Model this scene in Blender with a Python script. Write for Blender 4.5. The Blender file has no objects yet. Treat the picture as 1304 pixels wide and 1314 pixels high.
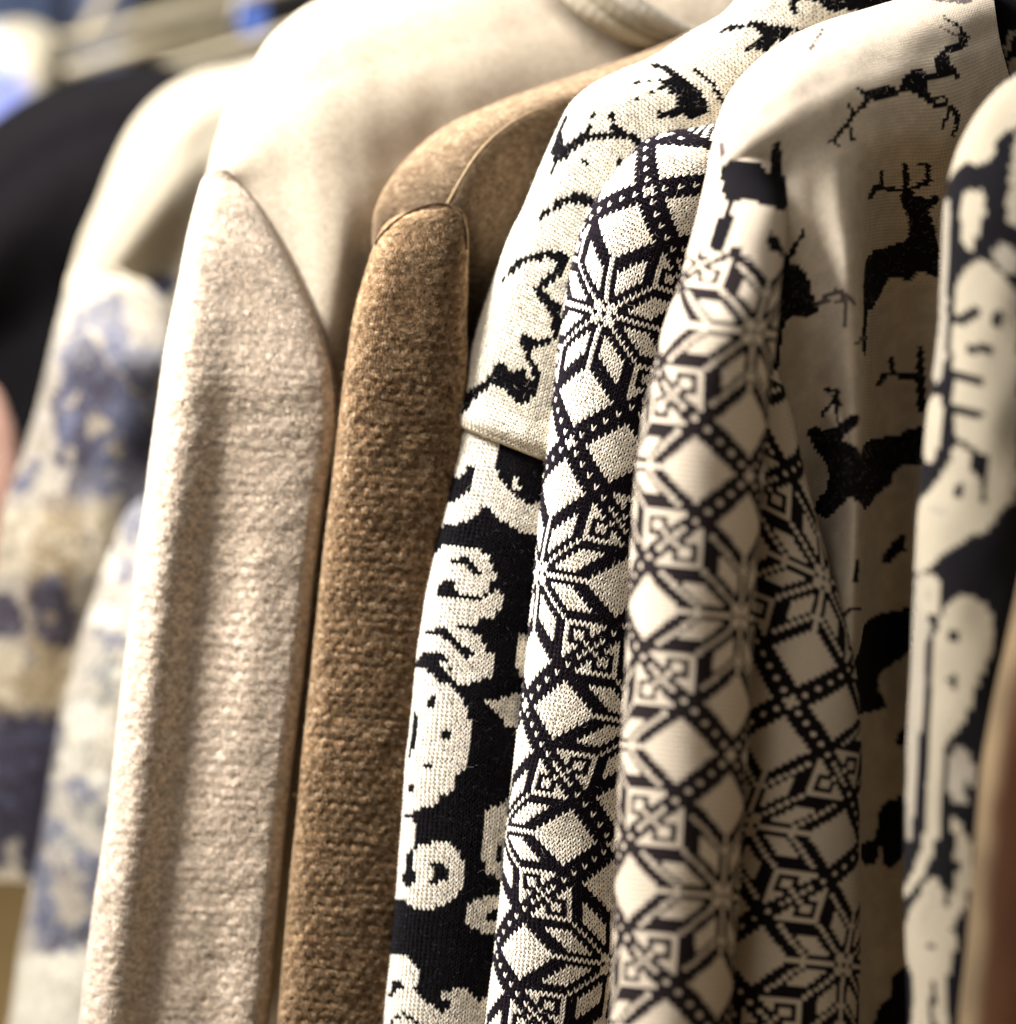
import bpy, math
import numpy as np
from mathutils import Matrix, Vector

rng = np.random.default_rng(7)
scene = bpy.context.scene
COL = scene.collection

# ------------------------------------------------------------------ camera
F = 1.5                      # focus distance (m)
LENS = 90.0
KPX = 36.0 / LENS / 1314.0   # one photo pixel, per metre of depth
U = KPX * F                  # one photo pixel at the focus plane, metres
pitch, roll = math.radians(11), math.radians(8.5)
fwd = Vector((0, math.cos(pitch), -math.sin(pitch)))
r0 = Vector((1, 0, 0)); u0 = r0.cross(fwd)
R_ = math.cos(roll) * r0 + math.sin(roll) * u0
U_ = -math.sin(roll) * r0 + math.cos(roll) * u0
CAM = Vector((0, 0, 1.62))
MR, MU, MF, MC = [np.array(v) for v in (R_, U_, fwd, CAM)]

def at(px, py, off):
    """pixel of the photo + depth behind the focus plane -> world point(s)"""
    off = np.asarray(off, float)
    off = off + .08 * np.clip((off - .2) / .06, 0, 1)      # the far end of the rack stands well back
    z = F + off
    x = (np.asarray(px, float) - 652) * KPX * z
    y = -(np.asarray(py, float) - 657) * KPX * z
    return MC + x[..., None] * MR + y[..., None] * MU + z[..., None] * MF

cam = bpy.data.cameras.new('camera'); camo = bpy.data.objects.new('camera', cam)
COL.objects.link(camo); scene.camera = camo
cam.sensor_fit = 'VERTICAL'; cam.sensor_height = 36; cam.sensor_width = 36; cam.lens = LENS
cam.clip_end = 60; cam.clip_start = 0.05
m = Matrix.Identity(4)
for i in range(3):
    m[i][0] = R_[i]; m[i][1] = U_[i]; m[i][2] = -fwd[i]; m[i][3] = CAM[i]
camo.matrix_world = m
cam.dof.use_dof = True; cam.dof.focus_distance = F; cam.dof.aperture_fstop = 1.75
cam.dof.aperture_blades = 0

# ------------------------------------------------------------------ helpers: numbers
def herm(t, P, q):
    """non-uniform Catmull-Rom through P (n,...) at knots t, sampled at q"""
    t = np.asarray(t, float); P = np.asarray(P, float)
    n = len(t)
    M = np.zeros_like(P)
    for i in range(n):
        if i == 0: M[i] = (P[1] - P[0]) / (t[1] - t[0])
        elif i == n - 1: M[i] = (P[-1] - P[-2]) / (t[-1] - t[-2])
        else:
            h0, h1 = t[i] - t[i-1], t[i+1] - t[i]
            M[i] = ((P[i] - P[i-1]) / h0 * h1 + (P[i+1] - P[i]) / h1 * h0) / (h0 + h1)
    k = np.clip(np.searchsorted(t, q, side='right') - 1, 0, n - 2)
    h = (t[k+1] - t[k]); s = (q - t[k]) / h
    sh = (len(q),) + (1,) * (P.ndim - 1)
    s = s.reshape(sh); h = h.reshape(sh)
    return ((2*s**3 - 3*s**2 + 1) * P[k] + (s**3 - 2*s**2 + s) * h * M[k]
            + (-2*s**3 + 3*s**2) * P[k+1] + (s**3 - s**2) * h * M[k+1])

def knots(P):
    d = np.linalg.norm(np.diff(np.asarray(P, float)[:, :2], axis=0), axis=1)
    return np.concatenate([[0], np.cumsum(np.maximum(d, 1e-3))])

class Wob:
    """smooth low frequency unevenness of cloth"""
    def __init__(s, seed, n=7, f=(0.004, 0.022)):
        r = np.random.default_rng(seed)
        s.k = r.uniform(f[0], f[1], n) ; a = r.uniform(0, 6.28, n)
        s.kx, s.ky = s.k * np.cos(a) * 6.28, s.k * np.sin(a) * 6.28 * 0.6
        s.p = r.uniform(0, 6.28, n)
    def __call__(s, x, y):
        o = 0
        for kx, ky, p, k in zip(s.kx, s.ky, s.p, s.k): o = o + np.sin(kx * x + ky * y + p)
        return o / len(s.k)

def vnoise(x, y, seed=0):
    """value noise, period-free lattice hash"""
    xi, yi = np.floor(x).astype(np.int64), np.floor(y).astype(np.int64)
    fx, fy = x - xi, y - yi
    fx = fx*fx*(3-2*fx); fy = fy*fy*(3-2*fy)
    def h(a, b):
        n = (a * 374761393 + b * 668265263 + seed * 982451653) & 0x7fffffff
        n = ((n ^ (n >> 13)) * 1274126177) & 0x7fffffff
        return ((n ^ (n >> 16)) & 0xffff) / 65535.0
    return (h(xi, yi)*(1-fx) + h(xi+1, yi)*fx)*(1-fy) + (h(xi, yi+1)*(1-fx) + h(xi+1, yi+1)*fx)*fy

# ------------------------------------------------------------------ motif painter
class Paint:
    """knitted-in motif of one garment: index map that the stitches look up"""
    O = 150; N = 1650
    def __init__(s, base=0): s.im = np.full((s.N, s.N), base, np.uint8)
    def poly(s, pts, v, smooth=True):
        P = np.asarray(pts, float)
        if smooth and len(P) > 3:
            Q = []
            n = len(P)
            for i in range(n):
                a, b, c, d = P[i-1], P[i], P[(i+1) % n], P[(i+2) % n]
                for t in (0, .25, .5, .75):
                    Q.append(0.5*((2*b) + (c-a)*t + (2*a-5*b+4*c-d)*t*t + (3*b-a-3*c+d)*t**3))
            P = np.array(Q)
        P = P + s.O
        x0, y0 = np.maximum(np.floor(P.min(0)).astype(int), 0); x1, y1 = np.minimum(np.ceil(P.max(0)).astype(int) + 1, s.N)
        if x1 <= x0 or y1 <= y0: return
        X, Y = np.meshgrid(np.arange(x0, x1), np.arange(y0, y1))
        ins = np.zeros(X.shape, bool); n = len(P)
        for i in range(n):
            ax, ay = P[i]; bx, by = P[(i+1) % n]
            if ay == by: continue
            c = ((ay > Y) != (by > Y)) & (X < (bx-ax)*(Y-ay)/(by-ay) + ax)
            ins ^= c
        s.im[y0:y1, x0:x1][ins] = v
    def stroke(s, pts, w, v):
        P = np.asarray(pts, float) + s.O
        w = np.interp(np.linspace(0, 1, len(P)), np.linspace(0, 1, len(w)), w) if hasattr(w, '__len__') else np.full(len(P), float(w))
        mw = w.max()
        x0, y0 = np.maximum(np.floor(P.min(0) - mw).astype(int), 0); x1, y1 = np.minimum(np.ceil(P.max(0) + mw).astype(int) + 1, s.N)
        if x1 <= x0 or y1 <= y0: return
        X, Y = np.meshgrid(np.arange(x0, x1), np.arange(y0, y1))
        ins = np.zeros(X.shape, bool)
        if len(P) == 1: P = np.vstack([P, P + .1]); w = np.array([w[0]] * 2)
        for i in range(len(P) - 1):
            a, b = P[i], P[i+1]; d = b - a; L = max((d*d).sum(), 1e-6)
            t = np.clip(((X-a[0])*d[0] + (Y-a[1])*d[1]) / L, 0, 1)
            dist = np.hypot(X - a[0] - t*d[0], Y - a[1] - t*d[1])
            ins |= dist < (w[i]*(1-t) + w[i+1]*t) / 2
        s.im[y0:y1, x0:x1][ins] = v
    def ell(s, c, rx, ry, v, a=0):
        t = np.linspace(0, 2*math.pi, 24, endpoint=False); ca, sa = math.cos(a), math.sin(a)
        x, y = rx*np.cos(t), ry*np.sin(t)
        s.poly(np.stack([c[0] + x*ca - y*sa, c[1] + x*sa + y*ca], 1), v, False)
    def __call__(s, px, py):
        return s.im[np.clip(np.round(py + s.O), 0, s.N-1).astype(int), np.clip(np.round(px + s.O), 0, s.N-1).astype(int)]

def star(x, y, airy=False):
    """eight-pointed star lattice of the nordic sweaters; True = white stitch"""
    x = np.mod(x + 28, 56) - 28; y = np.mod(y + 28, 56) - 28
    ax, ay = np.abs(x), np.abs(y); t = ax + ay
    sw = t > 28
    ax2 = np.where(sw, 28 - ax, ax); ay2 = np.where(sw, 28 - ay, ay)
    a, b = np.maximum(ax2, ay2), np.minimum(ax2, ay2)
    w = b <= 6 - np.abs(a - 18)
    w |= (b == 0) & (a >= 3) & (a < 12)
    w |= (b >= 2) & (b <= (5 if airy else 6)) & (a - b >= 3) & (a - b <= (6 if airy else 7))
    w |= (a == b) & (a >= 1) & (a <= 9)
    w |= (a - b == 1) & (a <= 2)
    w |= (b == 9) & (a >= 9) & (a <= 16)
    w |= (b == 10) & (a >= 14) & (a <= 15)
    w |= (b == 11) & (a == 14)
    w |= (a >= 11) & (a <= 12) & (b >= 11)
    w |= (a == 13) & (b == 13)
    w |= (t == 28) & ((np.mod(ax, 2) == 0) | (np.abs(ax - 14) <= 2))
    if airy:  # white stitches added inside the blacks, standing in for grazing light
        w |= (a - b == 8) & (b >= 1) & (b <= 7)
    cr = np.minimum(np.abs(ax - 28) + ay, ax + np.abs(ay - 28))
    w |= cr <= 1
    return w

# ------------------------------------------------------------------ surfaces
class Surf:
    """dense evaluated cloth surface: world points X, normals N, photo coords, arc lengths in px units"""
    def finish(s, flip=False):
        s.X = at(s.px, s.py, s.d)
        da = np.gradient(s.X, axis=1); db = np.gradient(s.X, axis=0)
        n = np.cross(da, db); n /= np.linalg.norm(n, axis=2, keepdims=True) + 1e-12
        # outward = towards the camera in the middle of the front
        j, i = s.X.shape[0] // 2, s.mid
        if np.dot(n[j, i], MC - s.X[j, i]) < 0: n = -n
        s.N = n
        sc = U
        s.S = np.concatenate([np.zeros((s.X.shape[0], 1)), np.cumsum(np.linalg.norm(np.diff(s.X, axis=1), axis=2), axis=1)], 1) / sc
        s.S -= s.S[:, s.zero:s.zero+1]
        s.V = np.concatenate([[0], np.cumsum(np.linalg.norm(np.diff(s.X[:, s.vcol], axis=0), axis=1))]) / sc
    def samp(s, arr, A, B):
        nb, na = arr.shape[:2]
        A = np.clip(A, 0, na - 1.001); B = np.clip(B, 0, nb - 1.001)
        i = A.astype(int); j = B.astype(int); fa = A - i; fb = B - j
        if arr.ndim == 3: fa = fa[..., None]; fb = fb[..., None]
        return (arr[j, i]*(1-fa) + arr[j, i+1]*fa)*(1-fb) + (arr[j+1, i]*(1-fa) + arr[j+1, i+1]*fa)*fb
    def locate(s, px, py):
        D = (s.px - px)**2 + (s.py - py)**2
        D[:, :s.f0] = 1e9; D[:, s.f1:] = 1e9
        j, i = np.unravel_index(np.argmin(D), D.shape)
        return s.S[j, i], s.V[j]
    def register(s, keys, w):
        """pattern keys (px, py, column, row) -> column drift and row phase along the sleeve"""
        K = []
        for px, py, i, j in keys:
            S, V = s.locate(px, py); K.append((V, S - i*w, j))
        K.sort(); K = np.array(K)
        s.KV, s.KD, s.KJ = K[:, 0], K[:, 1], K[:, 2]
        s.w = w
    def plain(s, w, h):
        s.KV = np.array([0, 1.0]); s.KD = np.zeros(2); s.KJ = np.array([0, 1.0 / h]); s.w = w
    @staticmethod
    def _lin(x, X, Y):
        y = np.interp(x, X, Y)
        lo = x < X[0]; hi = x > X[-1]
        y = np.where(lo, Y[0] + (x - X[0]) * (Y[1]-Y[0]) / (X[1]-X[0]), y)
        return np.where(hi, Y[-1] + (x - X[-1]) * (Y[-1]-Y[-2]) / (X[-1]-X[-2]), y)
    def rowof(s, V): return s._lin(V, s.KV, s.KJ)
    def Vof(s, J): return s._lin(J, s.KJ, s.KV)
    def drift(s, V): return np.interp(V, s.KV, s.KD)

def tube(rows, n=1.0, folds=None, wob=1.5, seed=0, na=260, nb=420):
    """closed tube; rows = (Lx, Ly, Rx, Ry, depth of axis [m], half thickness [px])"""
    s = Surf(); P = np.array(rows, float); t = knots((P[:, :2] + P[:, 2:4]) / 2)
    q = np.linspace(0, t[-1], nb); r = herm(t, P, q)
    phi = np.linspace(-math.pi, math.pi, na)
    c, sn = np.cos(phi), np.sin(phi)
    c = np.sign(c) * np.abs(c)**n; sn = np.sign(sn) * np.abs(sn)**n
    f = (1 - c) / 2                                     # 0 left .. 1 right
    s.px = r[:, 0:1]*(1-f) + r[:, 2:3]*f; s.py = r[:, 1:2]*(1-f) + r[:, 3:4]*f
    dd = -r[:, 5:6] * sn[None, :]
    front = np.clip(sn, 0, 1)[None, :]
    if folds is not None: dd = dd + folds(np.broadcast_to(f, s.px.shape), s.py) * np.clip(front * 3, 0, 1)
    W = Wob(seed)
    dd = dd + W(s.px, s.py) * wob
    s.px = s.px + Wob(seed + 50)(s.px * 0.3, s.py) * wob * .35
    s.d = r[:, 4:5] + dd * U
    s.mid = int(na * .75); s.zero = na // 2; s.vcol = int(na * .68); s.f0 = na // 2; s.f1 = na - 2
    s.closed = True; s.finish(); return s

def sheet(grid, wob=2, seed=0, na=260, nb=260, vc=.5, back=True):
    """open cloth panel through a control grid [row][col] = (px, py, depth)"""
    s = Surf(); G = np.array(grid, float)
    if back:        # the far side of the garment hangs down behind the rolled top edge
        b1 = G[0].copy(); b1[:, 1] += 30; b1[:, 2] += .022
        b2 = G[0].copy(); b2[:, 1] += 260; b2[:, 2] += .035
        G = np.concatenate([[b2, b1], G])
    nr, nc = G.shape[:2]
    t = np.concatenate([[0], np.cumsum([max(np.linalg.norm(G[i+1, :, :2] - G[i, :, :2], axis=1).mean(), 8) for i in range(nr-1)])])
    q = np.linspace(0, t[-1], nb); g = herm(t, G, q)                     # nb, nc, 3
    tc = np.concatenate([[0], np.cumsum([max(np.linalg.norm(G[-3:, i+1, :2] - G[-3:, i, :2], axis=1).mean() + np.linalg.norm(G[0, i+1, :2] - G[0, i, :2]), 8) for i in range(nc-1)])])
    qc = np.linspace(0, tc[-1], na); g = herm(tc, g.transpose(1, 0, 2), qc).transpose(1, 0, 2)
    s.px, s.py, s.d = g[..., 0].copy(), g[..., 1].copy(), g[..., 2].copy()
    s.d += Wob(seed)(s.px, s.py) * wob * U
    s.mid = int(na * .5); s.zero = 0; s.vcol = int(na * vc); s.f0 = 0; s.f1 = na
    s.closed = False
    s.finish()
    return s

# ------------------------------------------------------------------ mesh output
def mesh_obj(name, V, Q, mat, parent, col=None, uv=None, smooth=True):
    me = bpy.data.meshes.new(name)
    V = np.ascontiguousarray(V, np.float32).reshape(-1, 3); Q = np.ascontiguousarray(Q, np.int32)
    k = Q.shape[1]
    me.vertices.add(len(V)); me.vertices.foreach_set('co', V.ravel())
    me.loops.add(Q.size); me.loops.foreach_set('vertex_index', Q.ravel())
    me.polygons.add(len(Q)); me.polygons.foreach_set('loop_start', np.arange(0, Q.size, k, dtype=np.int32))
    me.polygons.foreach_set('loop_total', np.full(len(Q), k, np.int32))
    if smooth: me.polygons.foreach_set('use_smooth', np.ones(len(Q), bool))
    me.update(calc_edges=True)
    if col is not None:
        a = me.color_attributes.new('Col', 'FLOAT_COLOR', 'POINT')
        c = np.ones((len(V), 4), np.float32); c[:, :3] = col.reshape(-1, 3); a.data.foreach_set('color', c.ravel())
    if uv is not None:
        l = me.uv_layers.new(name='UVMap'); l.data.foreach_set('uv', np.ascontiguousarray(uv.reshape(-1, 2)[Q.ravel()], np.float32).ravel())
    me.materials.append(mat)
    o = bpy.data.objects.new(name, me); COL.objects.link(o)
    if parent is not None: o.parent = parent; o.matrix_parent_inverse = Matrix.Translation(parent.location).inverted()
    return o

def shell(name, s, mat, parent, color, step=2.5, inset=0.0, dim=1.0):
    """the cloth itself, coloured stitch by stitch"""
    nb, na = s.px.shape
    NU = int(min(900, max(30, np.ptp(s.S, axis=1).max() / step))); NV = int(min(900, max(20, s.V[-1] / step)))
    A, B = np.meshgrid(np.linspace(0, na - 1, NU), np.linspace(0, nb - 1, NV))
    X = s.samp(s.X, A, B); N = s.samp(s.N, A, B)
    if inset: X = X - N * inset * U
    px, py = s.samp(s.px, A, B), s.samp(s.py, A, B)
    Sv = s.samp(s.S, A, B); Vv = np.interp(B, np.arange(nb), s.V)
    i = (Sv - s.drift(Vv)) / s.w; j = s.rowof(Vv)
    # colour is decided at the centre of each stitch, so motifs keep their stepped edge
    di, dj = i - np.round(i), j - np.round(j)
    gi = np.gradient(i, axis=1); gi = np.where(np.abs(gi) < 1e-4, 1e-4, gi); gj = np.gradient(j, axis=0)
    gj = np.where(np.abs(gj) < 1e-4, 1e-4, gj)
    cx = px - di*np.gradient(px, axis=1)/gi - dj*np.gradient(px, axis=0)/gj
    cy = py - di*np.gradient(py, axis=1)/gi - dj*np.gradient(py, axis=0)/gj
    ok = (np.hypot(cx - px, cy - py) < 9)
    c = color(np.where(ok, cx, px), np.where(ok, cy, py), np.round(i), np.round(j)) * dim  # dim darkens cloth under stitches: shade of the gaps put into its colour
    if s.closed:
        idx = np.arange(NU * NV).reshape(NV, NU); idx[:, -1] = idx[:, 0]
    else: idx = np.arange(NU * NV).reshape(NV, NU)
    Q = np.stack([idx[:-1, :-1], idx[:-1, 1:], idx[1:, 1:], idx[1:, :-1]], -1).reshape(-1, 4)
    return mesh_obj(name, X, Q, mat, parent, c, np.stack([i, j], -1))

def stitches(name, s, mat, parent, color, lo=-.16, hi=1.08, fat=.19, high=.34, jit=.05, seed=3, tint=.10, clip=None):
    """every knit stitch as a V of two yarn legs, laid on the cloth"""
    r = np.random.default_rng(seed)
    nb, na = s.px.shape
    j0, j1 = int(math.floor(s.rowof(s.V[0]) + 1)), int(math.ceil(s.rowof(s.V[-1]) - 1))
    if s.closed: fr = s.S[:, na - 1]
    else: fr = s.S[:, -1]
    I, J = [], []
    nrm = np.arange(nb)
    for j in range(j0, j1):
        Vj = float(s.Vof(np.array([j]))[0]); b = np.interp(Vj, s.V, nrm)
        W = np.interp(b, nrm, fr); dr = float(s.drift(np.array([Vj]))[0])
        i = np.arange(math.ceil((lo*W - dr)/s.w), math.floor((hi*W - dr)/s.w))
        I.append(i); J.append(np.full(len(i), j))
    I = np.concatenate(I).astype(float); J = np.concatenate(J).astype(float)
    n = len(I)
    # template: two legs x 3 along x 3 across
    T = []
    for sg in (-1, 1):
        for k, (x, y, z, wd) in enumerate([(.06, .72, .25, .75), (.27, .05, 1.0, 1.0), (.47, -.62, .45, .8)]):
            dx, dy = 0.85 * fat * wd, 0.42 * fat * wd       # across the leg
            for q, zz in ((-1, -.15), (0, 1), (1, -.15)):
                T.append((sg * (x + q*dx), y + q*dy, z*high*(1 if q == 0 else 0) + (high*z*zz if q else 0)))
    T = np.array(T); nt = len(T)
    jx = r.normal(0, jit, n)[:, None]; jy = r.normal(0, jit, n)[:, None]; jz = r.normal(1, .12, n)[:, None]
    u = I[:, None] + T[None, :, 0] + jx; v = J[:, None] + T[None, :, 1] + jy; z = T[None, :, 2] * jz
    Vv = s.Vof(v.ravel()).reshape(v.shape); B = np.interp(Vv, s.V, nrm)
    Sv = u * s.w + s.drift(Vv)
    # invert arc length row by row (bilinear between neighbouring dense rows)
    A = np.zeros_like(B); bi = np.clip(B.astype(int), 0, nb - 2).ravel(); order = np.argsort(bi, kind='stable')
    Af = A.ravel(); Sf = Sv.ravel(); Bf = B.ravel()
    bs = bi[order]; cuts = np.searchsorted(bs, np.arange(nb))
    for k in range(nb - 1):
        sel = order[cuts[k]:cuts[k+1] if k + 1 < nb else None]
        if len(sel) == 0: continue
        f = Bf[sel] - k
        row = np.arange(na)
        a0 = np.interp(Sf[sel], s.S[k], row); a1 = np.interp(Sf[sel], s.S[k+1], row)
        Af[sel] = a0*(1-f) + a1*f
    A = Af.reshape(B.shape)
    X = s.samp(s.X, A, B) + s.samp(s.N, A, B) * (z * s.w * U)[..., None]
    # colour from the stitch centre
    Ac, Bc = A.mean(1), B.mean(1)
    px, py = s.samp(s.px, Ac, Bc), s.samp(s.py, Ac, Bc)
    c = color(px, py, I, J)
    c = c * (1 + r.normal(0, tint, n))[:, None]
    if clip is not None:
        keep = clip(px, py); X = X[keep]; c = c[keep]; n = len(c)
    c = np.clip(np.repeat(c[:, None, :], nt, 1), 0, 1)
    q = []
    for leg in (0, 9):
        for a in (0, 3):
            for b in (0, 1): q.append([leg+a+b, leg+a+b+1, leg+a+b+4, leg+a+b+3])
    Q = (np.array(q)[None] + (np.arange(n) * nt)[:, None, None]).reshape(-1, 4)
    return mesh_obj(name, X, Q, mat, parent, c)

def fuzz(name, s, mat, parent, count, color, L=(3, 9), rad=.10, lo=-.1, hi=1.0, seed=5, yr=(-20, 1330)):
    """loose wool fibres standing off the cloth"""
    r = np.random.default_rng(seed); nb, na = s.px.shape
    lo_a = (na/2 + lo*na/2) if s.closed else 0; hi_a = (na/2 + hi*na/2) if s.closed else na-1
    A = r.uniform(lo_a, hi_a - 1, count * 2)
    if s.closed: A = np.where(r.random(count * 2) < .4, r.uniform(lo_a, lo_a + .22*(hi_a - lo_a), count * 2), A)
    B = r.uniform(0, nb - 1, count * 2)
    py = s.samp(s.py, A, B); k = (py > yr[0]) & (py < yr[1]); A, B = A[k][:count], B[k][:count]; n = len(A)
    P = s.samp(s.X, A, B); N = s.samp(s.N, A, B)
    px, py = s.samp(s.px, A, B), s.samp(s.py, A, B)
    ln = r.uniform(L[0], L[1], n)[:, None] * U * np.where(r.random(n) < .06, 2.0, 1)[:, None]
    t = r.normal(0, 1, (n, 3)); t -= (t*N).sum(1, keepdims=True)*N; t /= np.linalg.norm(t, axis=1, keepdims=True)
    t2 = np.cross(N, t)
    d1 = N*r.uniform(.15, .6, (n, 1)) + t*.8
    b = r.normal(0, .8, (n, 1)); e = r.normal(0, .5, (n, 1))
    pts = [P, P + d1*ln*.33, P + d1*ln*.66 + t2*b*ln*.18, P + d1*ln*.85 + t2*b*ln*.45 + N*e*ln*.3]
    V = np.zeros((n, 4, 3, 3))
    for k, p in enumerate(pts):
        R = rad * U * (1 - .2*k)
        for q in range(3):
            a = q * 2.094; V[:, k, q] = p + (t2*math.cos(a) + N*math.sin(a)) * R
    V = V.reshape(-1, 3)
    q = []
    for k in range(3):
        for c in range(3): q.append([k*3+c, k*3+(c+1) % 3, (k+1)*3+(c+1) % 3, (k+1)*3+c])
    Q = (np.array(q)[None] + (np.arange(n)*12)[:, None, None]).reshape(-1, 4)
    c = color(px, py, np.zeros(n), np.zeros(n)) if callable(color) else np.tile(color, (n, 1))
    o = mesh_obj(name, V, Q, mat, parent, np.repeat(c[:, None], 12, 1))
    o['kind'] = 'stuff'
    return o

def cord(name, pts, rad, mat, parent, color, twist=0):
    """a seam or tube through world points (px, py, depth) ; rad in px"""
    P = np.array(pts, float); t = knots(P); q = np.linspace(0, t[-1], max(24, int(t[-1] / 4)))
    g = herm(t, P, q); X = at(g[:, 0], g[:, 1], g[:, 2])
    T = np.gradient(X, axis=0); T /= np.linalg.norm(T, axis=1, keepdims=True)
    Nn = np.cross(T, MF); Nn /= np.linalg.norm(Nn, axis=1, keepdims=True); Bn = np.cross(T, Nn)
    K = 8; n = len(X); V = np.zeros((n, K, 3))
    rr = np.interp(np.linspace(0, 1, n), np.linspace(0, 1, len(rad)), rad) if hasattr(rad, '__len__') else np.full(n, float(rad))
    rr = rr * (1 + np.where(rr < 4, .12, .02)*np.sin(np.arange(n) * 1.9))
    for k in range(K):
        a = k*2*math.pi/K; V[:, k] = X + (Nn*math.cos(a) + Bn*math.sin(a)) * (rr*U)[:, None]
    idx = np.arange(n*K).reshape(n, K); nx = np.roll(idx, -1, 1)
    Q = np.stack([idx[:-1], nx[:-1], nx[1:], idx[1:]], -1).reshape(-1, 4)
    return mesh_obj(name, V, Q, mat, parent, np.tile(np.array(color, float), (n*K, 1)))

def on_cloth(pts, surfs, lift=.8, n=26):
    """lay a seam line on whichever cloth is nearest the viewer; lift in px"""
    P = np.array(pts, float); t = knots(P); g = herm(t, P, np.linspace(0, t[-1], n)); out = []
    for x, y in g[:, :2]:
        best = None
        for s in surfs:
            D = np.hypot(s.px - x, s.py - y); k = np.argsort(D, axis=None)[:40]
            D = D.ravel()[k]; k = k[D < max(D.min() + 2.5, 4)]
            if len(k): 
                d = s.d.ravel()[k].min()
                if D.min() < 8 and (best is None or d < best): best = d
        out.append((x, y, best if best is not None else np.nan))
    out = np.array(out); m = np.isnan(out[:, 2])
    out[m, 2] = np.interp(np.flatnonzero(m), np.flatnonzero(~m), out[~m, 2])
    d = out[:, 2].copy()
    for _ in range(3): d[1:-1] = np.minimum(d[1:-1], (d[:-2] + d[1:-1] + d[2:]) / 3)
    out[:, 2] = d - lift * U
    return out

# ------------------------------------------------------------------ materials
def wool(name, bump=.5, fine=.15, heather=.12, hscale=900, sheen=.015, knit=True, vscale=1.0, dist=.0006):
    m = bpy.data.materials.new(name); m.use_nodes = True; nt = m.node_tree; N = nt.nodes; Lk = nt.links; N.clear()
    def nd(t, **kw):
        n = N.new(t)
        for k, v in kw.items(): setattr(n, k, v)
        return n
    def mt(op, a, b=None, c=None):
        n = nd('ShaderNodeMath', operation=op)
        for i, v in enumerate((a, b, c)):
            if v is None: continue
            if isinstance(v, (int, float)): n.inputs[i].default_value = v
            else: Lk.new(v, n.inputs[i])
        return n.outputs[0]
    out = nd('ShaderNodeOutputMaterial'); bs = nd('ShaderNodeBsdfPrincipled'); Lk.new(bs.outputs[0], out.inputs[0])
    bs.inputs['Roughness'].default_value = .95; bs.inputs['Specular IOR Level'].default_value = .05
    bs.inputs['Sheen Weight'].default_value = sheen; bs.inputs['Sheen Roughness'].default_value = .5
    at_ = nd('ShaderNodeVertexColor', layer_name='Col')
    tc = nd('ShaderNodeTexCoord')
    no = nd('ShaderNodeTexNoise'); no.inputs['Scale'].default_value = hscale; no.inputs['Detail'].default_value = 3
    Lk.new(tc.outputs['Object'], no.inputs['Vector'])
    f = mt('MULTIPLY_ADD', no.outputs[0], 2*heather*2, 1 - 2*heather)
    mul = nd('ShaderNodeVectorMath', operation='SCALE'); Lk.new(at_.outputs[0], mul.inputs[0]); Lk.new(f, mul.inputs['Scale'])
    colout = mul.outputs[0]
    fn = nd('ShaderNodeTexNoise'); fn.inputs['Scale'].default_value = 2600; fn.inputs['Detail'].default_value = 2
    Lk.new(tc.outputs['Object'], fn.inputs['Vector'])
    h = mt('MULTIPLY', fn.outputs[0], fine)
    if knit:
        uv = nd('ShaderNodeUVMap', uv_map='UVMap'); sp = nd('ShaderNodeSeparateXYZ'); Lk.new(uv.outputs[0], sp.inputs[0])
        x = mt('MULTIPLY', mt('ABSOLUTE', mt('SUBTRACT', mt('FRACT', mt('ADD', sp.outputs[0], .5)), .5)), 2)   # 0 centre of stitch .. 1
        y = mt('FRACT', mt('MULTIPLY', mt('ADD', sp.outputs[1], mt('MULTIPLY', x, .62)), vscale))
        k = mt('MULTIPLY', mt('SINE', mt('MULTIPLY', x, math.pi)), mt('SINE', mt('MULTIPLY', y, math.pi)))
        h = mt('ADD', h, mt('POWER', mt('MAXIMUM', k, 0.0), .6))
        sh = mt('MULTIPLY_ADD', mt('POWER', mt('MAXIMUM', k, 0.0), .5), .62, .50)  # shade of the grooves between yarn legs, multiplied into the colour
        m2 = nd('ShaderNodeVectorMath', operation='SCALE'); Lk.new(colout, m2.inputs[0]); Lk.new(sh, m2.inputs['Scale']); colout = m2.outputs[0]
    Lk.new(colout, bs.inputs['Base Color'])
    bp = nd('ShaderNodeBump'); bp.inputs['Strength'].default_value = bump; bp.inputs['Distance'].default_value = dist
    Lk.new(h, bp.inputs['Height']); Lk.new(bp.outputs[0], bs.inputs['Normal'])
    return m

M_yarn = wool('wool_yarn', knit=False, bump=.5, fine=1.0, heather=.10, hscale=1500, dist=.0002, sheen=.03)
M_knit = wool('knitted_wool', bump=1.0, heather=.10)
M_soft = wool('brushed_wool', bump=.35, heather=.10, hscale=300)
M_fib = wool('wool_fibre', knit=False, bump=0.0, heather=.02)

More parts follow.
